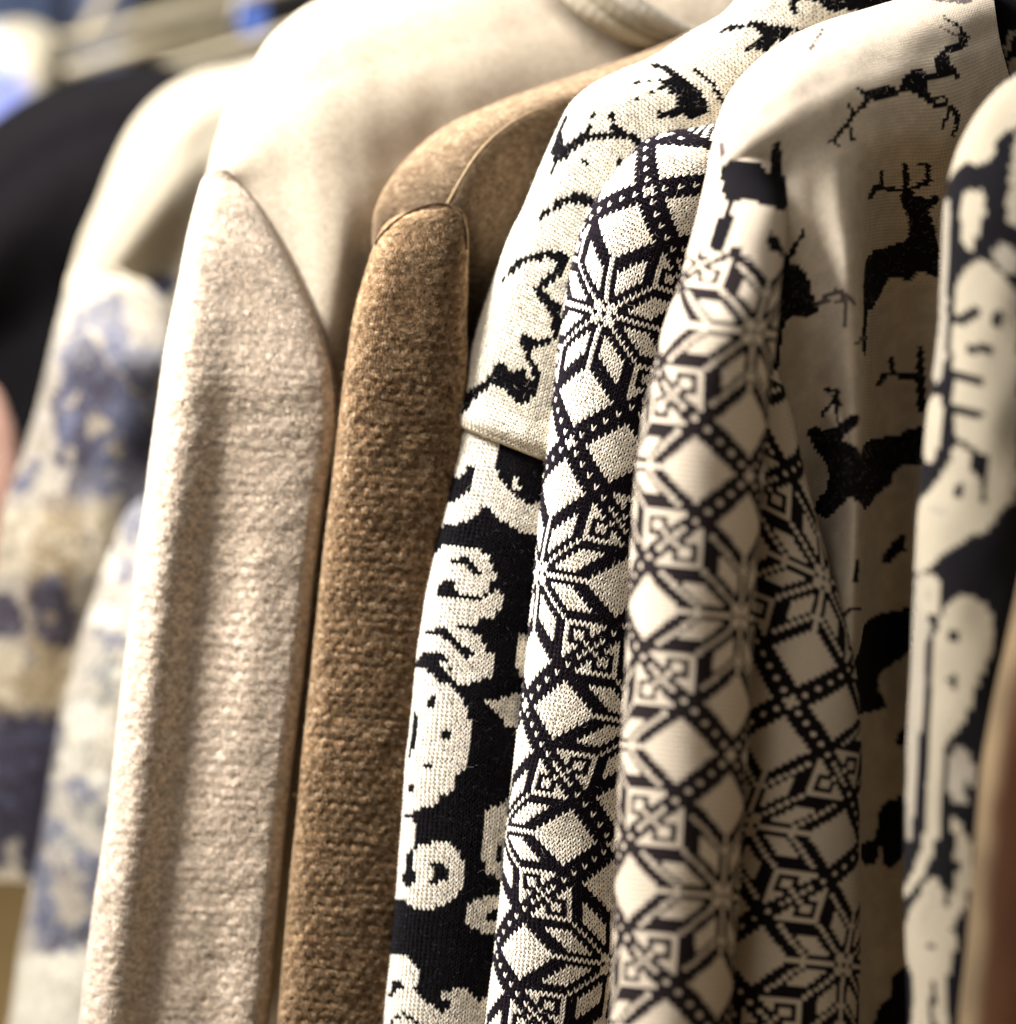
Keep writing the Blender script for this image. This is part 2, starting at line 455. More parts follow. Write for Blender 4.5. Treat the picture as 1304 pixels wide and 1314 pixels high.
def simple(name, col, rough=.6, noise=.2, scale=8, stretch=(1, 1, 1)):
    m = bpy.data.materials.new(name); m.use_nodes = True; nt = m.node_tree; b = nt.nodes['Principled BSDF']
    tc = nt.nodes.new('ShaderNodeTexCoord'); mp = nt.nodes.new('ShaderNodeMapping'); mp.inputs['Scale'].default_value = stretch
    n = nt.nodes.new('ShaderNodeTexNoise'); n.inputs['Scale'].default_value = scale; n.inputs['Detail'].default_value = 5
    r = nt.nodes.new('ShaderNodeValToRGB')
    r.color_ramp.elements[0].position = .3; r.color_ramp.elements[1].position = .7
    r.color_ramp.elements[0].color = tuple(c*(1-noise) for c in col) + (1,); r.color_ramp.elements[1].color = tuple(min(1, c*(1+noise)) for c in col) + (1,)
    nt.links.new(tc.outputs['Object'], mp.inputs[0]); nt.links.new(mp.outputs[0], n.inputs['Vector']); nt.links.new(n.outputs[0], r.inputs[0]); nt.links.new(r.outputs[0], b.inputs['Base Color'])
    b.inputs['Roughness'].default_value = rough
    return m

WHITE = np.array([.82, .75, .645]); BLACK = np.array([.0065, .0055, .007]); CREAM = np.array([.80, .675, .53])
def thing(name, label, cat, p, group=None):
    o = bpy.data.objects.new(name, None); COL.objects.link(o)
    o.empty_display_size = .05
    o.location = Vector(at(*[np.array(v, float) for v in p]).tolist())
    o['label'] = label; o['category'] = cat
    if group: o['group'] = group
    bpy.context.view_layer.update()
    return o

def two(paint, pal):
    pal = np.array(pal, float)
    return lambda px, py, i, j: pal[paint(px, py)]

def waffle(i, j, pu, pv, seed=2):
    """staggered little pits of a textured stitch, slightly irregular"""
    u = i/pu + 0.55*(vnoise(i/6, j/6, seed) - .5); v = j/pv + 0.7*(vnoise(i/6 + 9, j/6, seed + 1) - .5)
    u = u + .5*np.mod(np.floor(v), 2)
    du = (np.mod(u, 1) - .5); dv = (np.mod(v, 1) - .5)
    return np.exp(-((du/.20)**2 + (dv/.22)**2)) * (.45 + .9*vnoise(np.floor(u)*1.7, np.floor(v)*1.3, seed + 5))

def heather(base, dark, light, su=3.0, sv=3.0, seed=1):
    base, dark, light = [np.array(v, float) for v in (base, dark, light)]
    def f(px, py, i, j):
        a = vnoise(i/su, j/sv, seed); b = vnoise(i*.9 + 7, j*.9, seed + 4); k = np.clip(.6*a + .4*b, 0, 1)[..., None]
        return np.where(k < .5, dark + (base-dark)*k*2, base + (light-base)*(k-.5)*2)
    return f

exec_parts = []
GRP = 'knitted sweaters hanging in a row'

# ================================================================== 1. diamond / star sleeve in focus
def star_sweater():
    T = thing('sweater', 'black and white star-lattice sweater in sharp focus, sleeve right of the scroll-patterned one', 'sweater', (860, 170, .03), GRP)
    L = [(985, 135, 1050, 160, .05, 30), (940, 150, 1030, 185, .045, 48), (895, 162, 1005, 205, .042, 60), (855, 168, 985, 232, .04, 68), (826, 180, 968, 252, .038, 76), (806, 203, 955, 280, .036, 82), (784, 230, 942, 303, .035, 86),
         (764, 258, 930, 328, .035, 88), (748, 292, 916, 355, .035, 90), (735, 336, 903, 392, .035, 92), (727, 381, 895, 430, .035, 92), (720, 425, 888, 468, .035, 92),
         (708, 533, 878, 572, .035, 92), (695, 638, 866, 672, .035, 92), (686, 734, 857, 764, .035, 92), (675, 847, 846, 875, .035, 92),
         (663, 949, 836, 976, .035, 92), (651, 1060, 824, 1087, .035, 92), (638, 1189, 812, 1215, .035, 92), (624, 1304, 798, 1330, .035, 92), (606, 1430, 782, 1456, .035, 92)]
    s = tube(L, seed=11, wob=1.2)
    s.register([(833, 245, 0, -28), (775, 403, 0, 0), (733, 567, 0, 28), (694, 735, 0, 56), (675, 905, 0, 84), (650, 1062, 0, 112), (637, 1215, 0, 140)], 6.9)
    def col(px, py, i, j):
        w = star(i, j)
        w &= ~((j < -43) & (j > -47)); w = np.where(j <= -47, np.mod(i + j, 2) == 0, w)
        return np.where(w[..., None], WHITE, BLACK + np.array([.003, .001, .003]))
    shell('sleeve', s, M_soft, T, col, inset=1.6, dim=.07)
    stitches('knit_stitches', s, M_yarn, T, col, seed=21, lo=-.2, hi=1.05)['kind'] = 'stuff'
    fuzz('wool_fuzz', s, M_fib, T, 5000, lambda px, py, i, j: np.tile(WHITE * .8, (len(px), 1)), L=(3, 9), rad=.10, lo=-.15, hi=1, seed=31)
    return T

# ================================================================== 2. scroll sweater in focus
def scroll_sweater():
    T = thing('sweater', 'black and white scroll-patterned sweater in sharp focus beside the brown sleeve', 'sweater', (900, 30, .06), GRP)
    p = Paint(0)      # 0 white ground (shoulder), 1 black
    p.poly([(692,324),(710,321),(726,324),(733,333),(727,345),(716,357),(704,368),(698,374),(712,384),(724,392),(719,405),(720,425),(714,436),(700,442),(688,445),(684,452),(683,470),(684,485),(678,492),(662,484),(650,476),(645,466),(639,462),(634,474),(628,486),(640,480),(690,470),(690,500),(676,518),(664,518),(652,505),(640,494),(632,486),(640,475),(652,480),(668,486),(676,480),(674,450),(668,440),(672,429),(690,434),(706,432),(710,425),(706,402),(695,388),(686,374),(694,362),(712,346),(714,334),(700,332),(680,337),(668,343),(660,338),(672,329)], 1)
    p.poly([(640,463),(648,470),(664,484),(680,486),(684,500),(674,518),(664,518),(650,504),(638,494),(628,484)], 1)
    p.stroke([(662,342),(650,356),(643,366)], [7, 2], 1)
    p.stroke([(636,482),(620,497),(606,507),(599,518),(595,530)], [10, 12, 13, 12, 4], 1)
    p.stroke([(686,287),(697,276),(710,267),(724,258),(740,254),(757,258)], [2, 4, 7, 11, 14, 14], 1)
    p.stroke([(727,150),(721,165),(717,190),(712,210),(708,228)], [3, 5, 14, 8, 3], 1)
    p.poly([(708,192),(722,188),(734,182),(748,170),(762,172),(776,171),(792,166),(806,170),(800,178),(780,180),(764,180),(748,186),(736,196),(722,208),(710,206)], 1)
    p.stroke([(752,172),(757,158),(763,144)], [7, 5, 3], 1); p.stroke([(792,170),(789,158),(785,147)], [12, 8, 6], 1)
    p.stroke([(795,168),(810,174),(822,181),(834,188)], [8, 7, 9, 10], 1)
    p.stroke([(749,204),(753,208)], 5, 1); p.stroke([(792,210),(798,205)], 5, 1)
    p.poly([(832,84),(846,82),(860,88),(871,94),(889,106),(905,124),(909,140),(899,146),(887,156),(881,150),(867,144),(871,128),(859,118),(848,110),(848,102),(861,100),(853,92)], 1)
    p.stroke([(850,103),(830,104),(812,107),(800,99)], 3, 1); p.stroke([(850,114),(835,122),(820,130),(814,126)], 3.5, 1)
    p.stroke([(870,142),(858,148),(850,152),(845,144)], [9, 6, 5, 4], 1)
    p.stroke([(890,87),(903,96),(912,103),(920,118),(928,131)], [2, 4, 4, 7, 4], 1); p.stroke([(937,91),(942,97)], 3, 1)
    p.stroke([(921,42),(940,35),(975,32),(1010,37),(1032,38)], [3, 7, 7, 7, 4], 1)
    p.poly([(968,34),(1014,38),(1006,50),(992,60),(986,69),(978,62),(962,66),(958,62),(972,52),(974,42)], 1)
    p.poly([(1012,-20),(1015,16),(1022,14),(1025,3),(1036,0),(1055,2),(1060,12),(1085,14),(1120,10),(1150,0),(1150,-40),(1012,-40)], 1)
    up = [(1130,-120,1230,-20,.075,40),(1060,-80,1170,30,.07,48),(1000,-48,1110,60,.066,55),(962,-20,1080,92,.064,60),(932,16,1050,118,.062,62),(885,44,1015,152,.06,64),(836,76,980,186,.06,66),(796,93,950,214,.06,66),(760,111,925,244,.06,66),
          (733,135,900,270,.06,66),(712,176,880,300,.06,66),(692,222,864,335,.06,66),(674,266,850,372,.06,66),(656,302,836,402,.06,66),(638,350,822,446,.06,66),(620,402,808,490,.06,66),(605,452,796,532,.06,66),(594,500,784,574,.06,67),(583,538,772,612,.059,69),(584,544,771,619,.061,66),(588,545,766,620,.062,60)]
    s = tube(up, seed=14, wob=1.5)
    s.plain(6.6, 5.2)
    def cap(px, py, i, j):
        b = p(px, py) == 1
        return np.where(b[..., None], BLACK, WHITE * np.array([1, 1.0, .97]))
    shell('shoulder', s, M_soft, T, cap, inset=1.6, dim=.10)
    stitches('knit_stitches', s, M_yarn, T, cap, seed=22, lo=-.2, hi=1.0)['kind'] = 'stuff'
    fuzz('wool_fuzz', s, M_fib, T, 3500, np.array(WHITE * .9), L=(3, 11), rad=.13, lo=-.2, hi=.8, seed=32)
    # lower sleeve
    q = Paint(1)
    q.poly([(540,520),(583,540),(640,560),(640,580),(637,600),(640,612),(650,626),(661,637),(672,645),(740,648),(740,690),(690,685),(668,682),(655,677),(640,668),(630,655),(624,648),(612,660),(600,668),(588,674),(540,676)], 0, False)
    q.stroke([(588,560),(585,575),(583,592)], 5, 1)
    q.poly([(574,614),(590,613),(599,604),(606,594),(609,606),(613,611),(606,617),(605,627),(598,634),(588,640),(580,647),(573,640)], 1)
    q.ell((662,621), 4, 8, 0, -.5)
    q.poly([(520,725),(553,716),(566,704),(580,700),(612,703),(616,712),(627,711),(631,724),(637,735),(630,752),(620,766),(642,757),(642,780),(632,792),(618,795),(612,802),(618,815),(622,830),(632,840),(631,862),(628,870),(614,873),(602,880),(590,877),(575,866),(560,858),(545,854),(515,852)], 0)
    q.stroke([(583,721),(597,717),(604,727),(612,735)], [5, 9, 9, 12], 1)
    q.poly([(561,758),(568,748),(573,743),(583,747),(586,756),(592,761),(605,765),(625,764),(632,752),(640,752),(640,756),(628,763),(622,768),(600,770),(585,767),(570,765),(561,764)], 1)
    q.poly([(588,799),(612,801),(620,796),(634,792),(645,785),(645,840),(632,838),(622,822),(614,812),(604,811),(598,805),(588,804)], 1)
    q.stroke([(548,813),(568,811),(578,819),(589,829),(602,838),(602,847)], [7, 10, 10, 11, 9, 5], 1)
    q.stroke([(536,855),(548,843),(566,841),(575,848),(578,858)], [8, 12, 11, 6, 4], 1)
    q.poly([(532,850),(556,848),(566,852),(568,862),(578,868),(590,878),(575,874),(560,870),(545,862),(532,862)], 1)
    q.poly([(505,845),(530,858),(541,858),(556,866),(562,873),(572,875),(581,885),(591,895),(597,902),(600,912),(603,922),(603,972),(598,984),(590,991),(583,1002),(582,1012),(574,1020),(565,1023),(557,1033),(545,1034),(534,1040),(517,1048),(500,1050)], 0)
    q.stroke([(534,917),(534,935),(531,955),(526,970)], [5, 7, 6, 4], 1)
    q.stroke([(559,897),(555,897),(553,908)], 7, 1); q.ell((571,943), 6.5, 6.5, 1)
    q.ell((552,983), 5.5, 5.5, 1); q.ell((529,1012), 4.5, 4.5, 1)
    q.poly([(621,902),(629,895),(645,896),(655,891),(720,890),(720,940),(662,935),(648,929),(640,918)], 0, False)
    q.poly([(666,812),(672,816),(720,800),(720,890),(690,885),(665,868),(663,840)], 0, False)
    q.poly([(495,1056),(512,1053),(531,1052),(535,1065),(534,1080),(526,1094),(522,1106),(520,1120),(516,1132),(528,1136),(534,1125),(530,1112),(529,1098),(540,1085),(555,1082),(576,1083),(588,1092),(595,1105),(596,1120),(592,1138),(582,1152),(570,1164),(545,1166),(530,1163),(518,1156),(508,1152),(490,1152)], 0)
    q.poly([(552,1107),(558,1110),(566,1106),(574,1115),(575,1124),(568,1131),(553,1133),(559,1122),(560,1115)], 1)
    q.poly([(619,1062),(625,1042),(640,1032),(720,1018),(720,1132),(645,1132),(638,1128),(625,1118),(619,1098)], 0); q.ell((640,1095), 4, 9, 1)
    q.poly([(600,1166),(610,1155),(625,1150),(640,1148),(700,1150),(700,1205),(630,1200),(615,1195),(603,1192),(599,1180)], 0)
    q.poly([(625,1175),(633,1166),(655,1160),(660,1184),(628,1182)], 1)
    q.poly([(480,1225),(500,1224),(523,1226),(532,1238),(540,1248),(540,1257),(533,1267),(520,1268),(512,1258),(507,1256),(502,1270),(501,1284),(510,1272),(535,1272),(542,1281),(552,1288),(562,1296),(574,1297),(578,1290),(577,1284),(568,1284),(565,1274),(575,1273),(582,1267),(600,1267),(608,1278),(618,1284),(650,1272),(650,1440),(470,1440)], 0)
    q.stroke([(503,1314),(508,1304),(520,1302),(532,1308),(541,1316)], 5, 1)
    q.stroke([(500,1380),(560,1350),(620,1370)], 22, 1)
    low = [(640,500,760,545,.066,52),(596,535,762,575,.064,60),(585,552,764,592,.063,64),(580,580,760,610,.062,66),(573,620,755,645,.061,68),(563,668,748,690,.06,70),(553,715,742,735,.06,71),(545,762,735,780,.06,72),(537,815,728,831,.06,72),(531,865,722,880,.06,72),(528,900,718,914,.06,72),(524,940,714,953,.06,72),(518,985,708,997,.06,72),
           (515,1040,704,1051,.06,72),(511,1090,699,1100,.06,72),(508,1140,694,1150,.06,72),(503,1190,688,1199,.06,72),(499,1235,682,1244,.06,72),(493,1290,675,1298,.06,72),(483,1420,664,1428,.06,72)]
    s2 = tube(low, seed=16, wob=1.5); s2.plain(6.8, 5.6)
    def sl(px, py, i, j):
        b = q(px, py) == 1
        return np.where(b[..., None], BLACK, WHITE)
    shell('sleeve', s2, M_soft, T, sl, inset=1.6, dim=.10)
    stitches('knit_stitches', s2, M_yarn, T, sl, seed=23, lo=-.2, hi=1.05)['kind'] = 'stuff'
    fuzz('wool_fuzz', s2, M_fib, T, 7000, lambda px, py, i, j: np.where((q(px, py) == 1)[:, None], np.array([.10, .10, .11]), WHITE * .85), L=(3, 10), rad=.11, lo=-.15, hi=1, seed=33)
    # shoulder seam, a rolled ridge of yarn under the cap
    pts = []
    for f in np.linspace(.0, .62, 12):
        ph = math.acos(1 - 2*f)
        pts.append((583.5 + (771-583.5)*f, 541 + (617-541)*f, .0605 - 67*math.sin(ph)*U + .0008))
    cord('seam', pts, 1.6, M_yarn, T, (.35, .25, .16))
    # neck part of the same garment, far right behind the reindeer sweater
    g = [[(1230,-70,.08),(1270,-80,.08),(1330,-80,.08),(1400,-60,.08)],
         [(1225,-40,.055),(1270,-45,.05),(1330,-40,.05),(1400,-30,.05)],
         [(1230,40,.05),(1275,45,.045),(1330,60,.045),(1400,70,.045)],
         [(1235,140,.06),(1275,140,.055),(1330,150,.055),(1400,160,.055)]]
    s3 = sheet(g, seed=9); s3.plain(4.4, 3.6)
    r = Paint(1); r.stroke([(1290,70),(1296,45),(1310,38)], 6, 0); r.ell((1303, 85), 10, 12, 0)
    shell('collar', s3, M_knit, T, lambda px, py, i, j: np.where((r(px, py) == 1)[..., None], BLACK*2, WHITE), step=3)
    return T

# ================================================================== 3. brown sweater
def brown_sweater():
    T = thing('sweater', 'plain mid brown heathered sweater with a rounded shoulder seam', 'sweater', (700, 120, .09), GRP)
    hb = heather((.25, .160, .088), (.135, .082, .043), (.43, .32, .21), 1.8, 1.6, 3)
    def col(px, py, i, j):
        c = hb(px, py, i, j)
        big = vnoise(i / 9.0, j / 5.0, 9)[..., None]
        pit = waffle(i, j, 3.9, 4.2)[..., None]
        return c * (.86 + .34 * big) * (1.04 - .58 * pit)  # pits darkened in the wool colour, painting their shade
    rows = [(524,272,580,262,.066,26),(499,286,592,272,.063,42),(487,304,598,292,.060,50),(479,324,599,325,.057,54),(470,352,599,362,.056,56),(457,398,598,412,.056,58),(447,460,600,478,.058,58),(438,530,602,550,.062,56),(428,620,592,640,.066,54),(418,700,576,720,.070,52),
            (409,785,562,803,.072,52),(400,870,552,888,.072,52),(391,955,544,973,.072,52),(383,1040,537,1058,.072,52),(374,1130,529,1148,.072,52),(366,1220,522,1238,.072,52),(357,1320,513,1338,.072,52),(348,1420,504,1440,.072,52)]
    W = Wob(77, 9, (.02, .05))
    s = tube(rows, n=.85, seed=17, wob=2.2, folds=lambda f, y: (W(f*150, y) * 2.0 + waffle(f*37, y/3.2, 3.9, 4.2) * 3.0 + (vnoise(f*22, y/7, 5) - .5) * 1.2) * np.clip((y-340)/150, .25, 1)); s.plain(4.0, 3.1)
    shell('sleeve', s, M_soft, T, col, inset=.8, dim=.45)
    stitches('knit_stitches', s, M_yarn, T, col, seed=24, lo=-.2, hi=1.05, fat=.23, high=.6, jit=.12, tint=.18)['kind'] = 'stuff'
    fuzz('wool_fuzz', s, M_fib, T, 6000, np.array([.42, .29, .17]), L=(3, 11), rad=.13, lo=-.2, hi=1.05, seed=34)
    g = [[(481,314,.085),(486,264,.088),(512,217,.092),(556,174,.098),(636,134,.106),(730,101,.115),(830,67,.125),(950,12,.14)],
         [(500,300,.082),(520,268,.074),(545,215,.072),(586,170,.078),(660,133,.086),(745,103,.097),(845,72,.11),(960,25,.125)],
         [(530,300,.078),(574,267,.064),(594,225,.060),(628,180,.066),(690,142,.076),(768,114,.088),(855,85,.10),(965,45,.115)],
         [(560,320,.078),(600,292,.068),(622,262,.069),(656,222,.076),(712,182,.087),(785,152,.098),(865,122,.11),(975,90,.125)],
         [(565,400,.085),(600,390,.082),(630,380,.087),(660,360,.095),(710,340,.103),(780,320,.11),(860,300,.12),(960,280,.13)],
         [(560,560,.11),(600,560,.11),(630,560,.115),(665,560,.12),(715,560,.12),(785,560,.125),(860,560,.13),(960,560,.14)],
         [(500,1420,.12),(540,1420,.12),(570,1420,.12),(600,1420,.12),(650,1420,.13),(720,1420,.13),(800,1420,.13),(900,1420,.14)]]
    s2 = sheet(g, seed=4, wob=1.0); s2.plain(4.0, 3.1)
    hb2 = heather((.205, .142, .088), (.12, .078, .046), (.33, .245, .16), 1.1, 1.1, 5)
    shell('body', s2, M_knit, T, lambda px, py, i, j: hb2(px, py, i, j) * (.88 + .24 * vnoise(i/8.0, j/8.0, 3))[..., None], step=2.6)
    stitches('body_stitches', s2, M_yarn, T, lambda px, py, i, j: hb2(px, py, i, j) * (.88 + .24 * vnoise(i/8.0, j/8.0, 3))[..., None], seed=27, lo=0, hi=.97, fat=.23, high=.5, jit=.12, tint=.12, clip=lambda px, py: (py < 600) & (py > -20) & (px < 1000))['kind'] = 'stuff'
    fuzz('body_fuzz', s2, M_fib, T, 5000, np.array([.42, .31, .20]), L=(3, 9), rad=.10, seed=36, yr=(0, 560))
    # seams
    cord('armhole_seam', on_cloth([(481,314),(488,303),(503,288),(525,273),(548,264),(570,262),(586,270),(596,290),(599,320)], [s, s2]), [1.6, 2.2, 2.0, 1.2], M_yarn, T, (.045, .026, .013))
    cord('shoulder_seam', on_cloth([(574,262),(584,243),(596,222),(612,198),(630,178),(658,156),(692,138)], [s2], .3), [1.5, 1.3, .5], M_yarn, T, (.40, .29, .17))
    return T

# ================================================================== 4. beige sweater
def beige_sweater():
    T = thing('sweater', 'plain pale beige sweater, widest in the row, thin dark armhole seam', 'sweater', (600, 0, .15), GRP)
    hb = heather((.70, .585, .47), (.55, .445, .345), (.82, .715, .60), 1.6, 1.2, 13)
    def col(px, py, i, j):
        k = .92 + .16 * vnoise(i/5.0, j/3.0, 8)[..., None]
        return hb(px, py, i, j) * k * (1.05 - .28 * waffle(i, j, 5.0, 4.4, 6)[..., None])  # shade of the knit pits painted into the beige
    rows = [(270,224,302,219,0.106,12),(262,232,318,238,0.103,20),(258,242,334,264,0.1,25),(250,270,352,300,0.096,30),(241,310,374,344,0.092,36),(230,365,400,400,0.09,42),(220,415,418,448,0.088,48),(210,470,430,500,0.088,58),(203,520,431,545,0.088,58),(190,620,416,640,0.088,58),(178,705,405,725,0.088,58),
            (165,820,393,838,0.088,58),(152,930,379,947,0.088,58),(140,1040,366,1056,0.088,58),(122,1160,355,1176,0.088,58),(110,1250,347,1265,0.088,58),(103,1320,340,1335,0.088,58),(92,1430,330,1445,0.088,58)]
    def fold(f, y):
        k = np.clip((y - 300) / 480, 0, 1)
        def ss(a, b): t = np.clip((f - a)/(b - a), 0, 1); return t*t*(3 - 2*t)
        h = np.clip((y - 420) / 200, 0, 1)
        v = 46*ss(.12, .412) - 46*np.clip((f - .415)/.5, 0, 1)*(.6 + .4*np.clip((f - .415)/.5, 0, 1))
        left = np.exp(-((f - .19)/.11)**2) * -6
        return k * (v + left) + 8*np.exp(-((f-.7)/.12)**2)*np.sin(y/170)*k
    W = Wob(78, 9, (.02, .045))
    s = tube(rows, n=.78, seed=18, wob=2.0, folds=lambda f, y: fold(f, y) + (W(f*230, y)*1.2 + waffle(f*55, y/3.4, 5.0, 4.4, 6)*1.6)*np.clip((y-300)/200, 0, 1)); s.plain(4.3, 3.3)
    shell('sleeve', s, M_soft, T, col, inset=.8, dim=.6)
    stitches('knit_stitches', s, M_yarn, T, col, seed=25, lo=-.15, hi=1.05, fat=.23, high=.55, jit=.12, tint=.13)['kind'] = 'stuff'
    fuzz('wool_fuzz', s, M_fib, T, 5000, np.array([.7, .6, .47]), L=(2, 7), rad=.1, lo=-.2, hi=1.05, seed=35)
    g = [[(261,236,.135),(276,180,.14),(298,120,.145),(322,84,.15),(345,50,.155),(378,18,.16),(440,-14,.17),(560,-45,.18),(700,-70,.19),(960,-110,.21)],
         [(264,234,.115),(284,180,.115),(312,124,.118),(340,90,.122),(370,62,.127),(408,36,.133),(470,12,.142),(580,-18,.155),(710,-40,.17),(960,-80,.19)],
         [(275,232,.098),(304,196,.095),(336,160,.096),(370,132,.10),(404,112,.105),(440,98,.11),(500,84,.118),(600,64,.13),(720,30,.15),(960,-20,.175)],
         [(300,250,.100),(330,250,.094),(360,245,.089),(394,238,.087),(428,230,.090),(464,222,.100),(520,210,.116),(610,190,.128),(730,150,.145),(960,100,.17)],
         [(330,420,.12),(360,420,.110),(388,415,.098),(414,410,.087),(436,405,.087),(466,400,.104),(520,390,.125),(610,380,.135),(730,360,.15),(960,340,.17)],
         [(340,640,.14),(370,640,.135),(398,640,.132),(420,640,.15),(440,640,.165),(470,640,.165),(520,640,.14),(610,640,.15),(730,640,.16),(960,640,.18)],
         [(260,1430,.195),(290,1430,.195),(318,1430,.195),(340,1430,.195),(360,1430,.195),(400,1430,.195),(460,1430,.195),(560,1430,.195),(700,1430,.195),(960,1430,.19)]]
    s2 = sheet(g, seed=6, wob=2.5); s2.plain(4.3, 3.4)
    hb2 = heather((.60, .50, .38), (.49, .395, .29), (.70, .60, .47), 1.2, 1.2, 15)
    shell('body', s2, M_knit, T, hb2, step=3)
    cord('armhole_seam', on_cloth([(262,234),(272,225),(288,219),(304,232),(322,252),(345,284),(370,330),(392,375),(410,420),(424,465),(430,505),(431,545)], [s, s2]), [1.4, 1.6, 1.4, 1.0], M_yarn, T, (.10, .07, .045))
    # neckline bands, top right
    for k, (dx, dy, c) in enumerate([(0, 0, (.74, .64, .48)), (26, -4, (.5, .42, .3)), (55, -8, (.72, .64, .52))]):
        cord('neckband', [(660+dx,-60+dy,.135),(715+dx,-20+dy,.125),(765+dx,20+dy,.125),(820+dx,48+dy,.135),(890+dx,60+dy,.15)], [16, 16, 13, 10], M_soft, T, c)
    return T

# ================================================================== 5. reindeer sweater
def reindeer_sweater():
    T = thing('sweater', 'cream sweater with black reindeer and a slightly blurred star-lattice sleeve', 'sweater', (1180, 10, 0), GRP)
    p = Paint(0)
    p.poly([(925,221),(935,208),(947,203),(960,210),(972,207),(986,221),(988,200),(993,186),(1001,182),(1003,200),(1004,219),(1010,240),(1011,258),(1006,270),(991,265),(972,260),(960,256),(947,258),(941,270),(940,283),(935,307),(928,322),(913,322),(910,307),(918,285),(932,270),(928,246)], 1)
    p.stroke([(926,185),(927,200)], 5, 2)
    p.poly([(988,300),(999,307),(1011,332),(1028,344),(1038,359),(1043,376),(1052,398),(1036,408),(1016,405),(1004,427),(998,476),(982,476),(984,340)], 1)
    p.stroke([(1014,328),(1022,312),(1031,298)], [9, 6, 7], 1)
    p.stroke([(1050,392),(1062,379),(1075,374),(1090,380),(1096,390)], 6, 2); p.stroke([(1082,382),(1086,400),(1083,418)], [6, 5, 4], 2); p.stroke([(1060,386),(1075,388)], 3, 2)
    p.poly([(1159,99),(1170,89),(1180,87),(1194,95),(1202,89),(1200,81),(1202,69),(1214,61),(1222,57),(1230,51),(1232,40),(1242,45),(1242,55),(1230,67),(1216,69),(1220,79),(1232,95),(1230,99),(1212,99),(1194,103),(1190,113),(1190,123),(1180,126),(1172,119),(1161,115)], 1)
    p.stroke([(1236,44),(1230,34),(1222,27),(1210,23)], 3.5, 1); p.stroke([(1232,48),(1220,42),(1207,37)], 3, 2)
    p.poly([(1099,111),(1111,118),(1127,111),(1139,109),(1153,116),(1151,125),(1131,127),(1113,128)], 1); p.stroke([(1148,119),(1165,111)], 8, 1)
    p.stroke([(1115,126),(1102,140),(1090,156),(1076,171),(1064,184)], [7, 6, 6, 5, 3], 1); p.stroke([(1094,150),(1090,134)], 4, 1); p.stroke([(1088,158),(1094,178)], 5, 1); p.stroke([(1070,176),(1076,188)], 4, 1)
    p.stroke([(1188,123),(1196,133),(1212,134),(1222,136),(1229,147),(1229,160),(1223,174)], [9, 6, 5, 6, 7, 6, 4], 1)
    p.stroke([(1197,126),(1208,122),(1217,130)], 3, 1); p.stroke([(1221,138),(1215,150),(1209,161)], 5, 1)
    p.stroke([(1180,-8),(1215,2),(1245,0)], 5, 2); p.stroke([(1055,38),(1045,55),(1040,62)], 4, 2)
    p.poly([(1163,306),(1166,288),(1160,267),(1154,251),(1166,248),(1181,251),(1190,254),(1203,251),(1203,263),(1193,270),(1203,306),(1206,355),(1181,349),(1166,361),(1145,355),(1135,368),(1127,385),(1114,400),(1108,391),(1110,340),(1120,324),(1145,315)], 1)
    p.stroke([(1117,252),(1124,240),(1140,242),(1158,245)], 7, 1); p.stroke([(1131,220),(1131,240)], 6, 1); p.stroke([(1162,247),(1163,228),(1161,210)], [9, 9, 5], 1); p.stroke([(1168,243),(1182,236),(1195,232)], 6, 1); p.stroke([(1181,211),(1192,213),(1190,230)], 6, 1)
    p.stroke([(1111,400),(1109,425),(1109,452)], 5, 1)
    p.stroke([(1127,494),(1136,480),(1150,481),(1166,483),(1182,480)], [7, 8, 7, 8, 9], 1); p.stroke([(1144,460),(1145,480)], 7, 1); p.stroke([(1181,448),(1181,485),(1183,525)], [8, 12, 12], 1)
    p.poly([(1036,552),(1048,548),(1061,552),(1080,542),(1095,533),(1104,537),(1094,552),(1080,564),(1096,572),(1106,584),(1111,598),(1111,648),(1098,640),(1088,640),(1075,654),(1058,665),(1044,656),(1050,640),(1061,627),(1062,600),(1047,578)], 1)
    p.stroke([(1060,500),(1076,502),(1070,511),(1079,519)], 6, 1); p.stroke([(1054,533),(1064,521),(1076,514)], 5, 1); p.stroke([(1073,520),(1075,543)], 4, 1)
    p.poly([(1106,578),(1125,562),(1150,558),(1168,550),(1190,550),(1196,592),(1165,596),(1150,603),(1142,622),(1125,635),(1115,650),(1106,646)], 1)
    p.poly([(1133,722),(1139,704),(1154,686),(1162,689),(1160,703),(1170,709),(1151,711),(1142,724)], 1)
    p.poly([(1110,800),(1125,790),(1139,784),(1175,784),(1172,826),(1150,850),(1130,864),(1128,885),(1136,908),(1098,912),(1098,860),(1090,862),(1103,832)], 1)
    p.poly([(1150,955),(1158,934),(1170,932),(1170,956)], 1)
    p.poly([(1130,1033),(1151,1024),(1175,1026),(1175,1072),(1152,1109),(1136,1112),(1130,1088),(1123,1109),(1108,1109),(1105,1084),(1123,1072)], 1)
    p.poly([(1145,1255),(1180,1240),(1185,1350),(1115,1350),(1130,1290),(1142,1279)], 1)
    p.stroke([(1058,762),(1066,776),(1072,788),(1083,790),(1092,782),(1104,780)], 5.5, 1)
    p.stroke([(1100,722),(1098,745)], 6, 1); p.stroke([(1098,440),(1112,432)], 4, 2)
    pal = [CREAM, BLACK*1.6, np.array([.17, .13, .13])]
    body = two(p, pal)
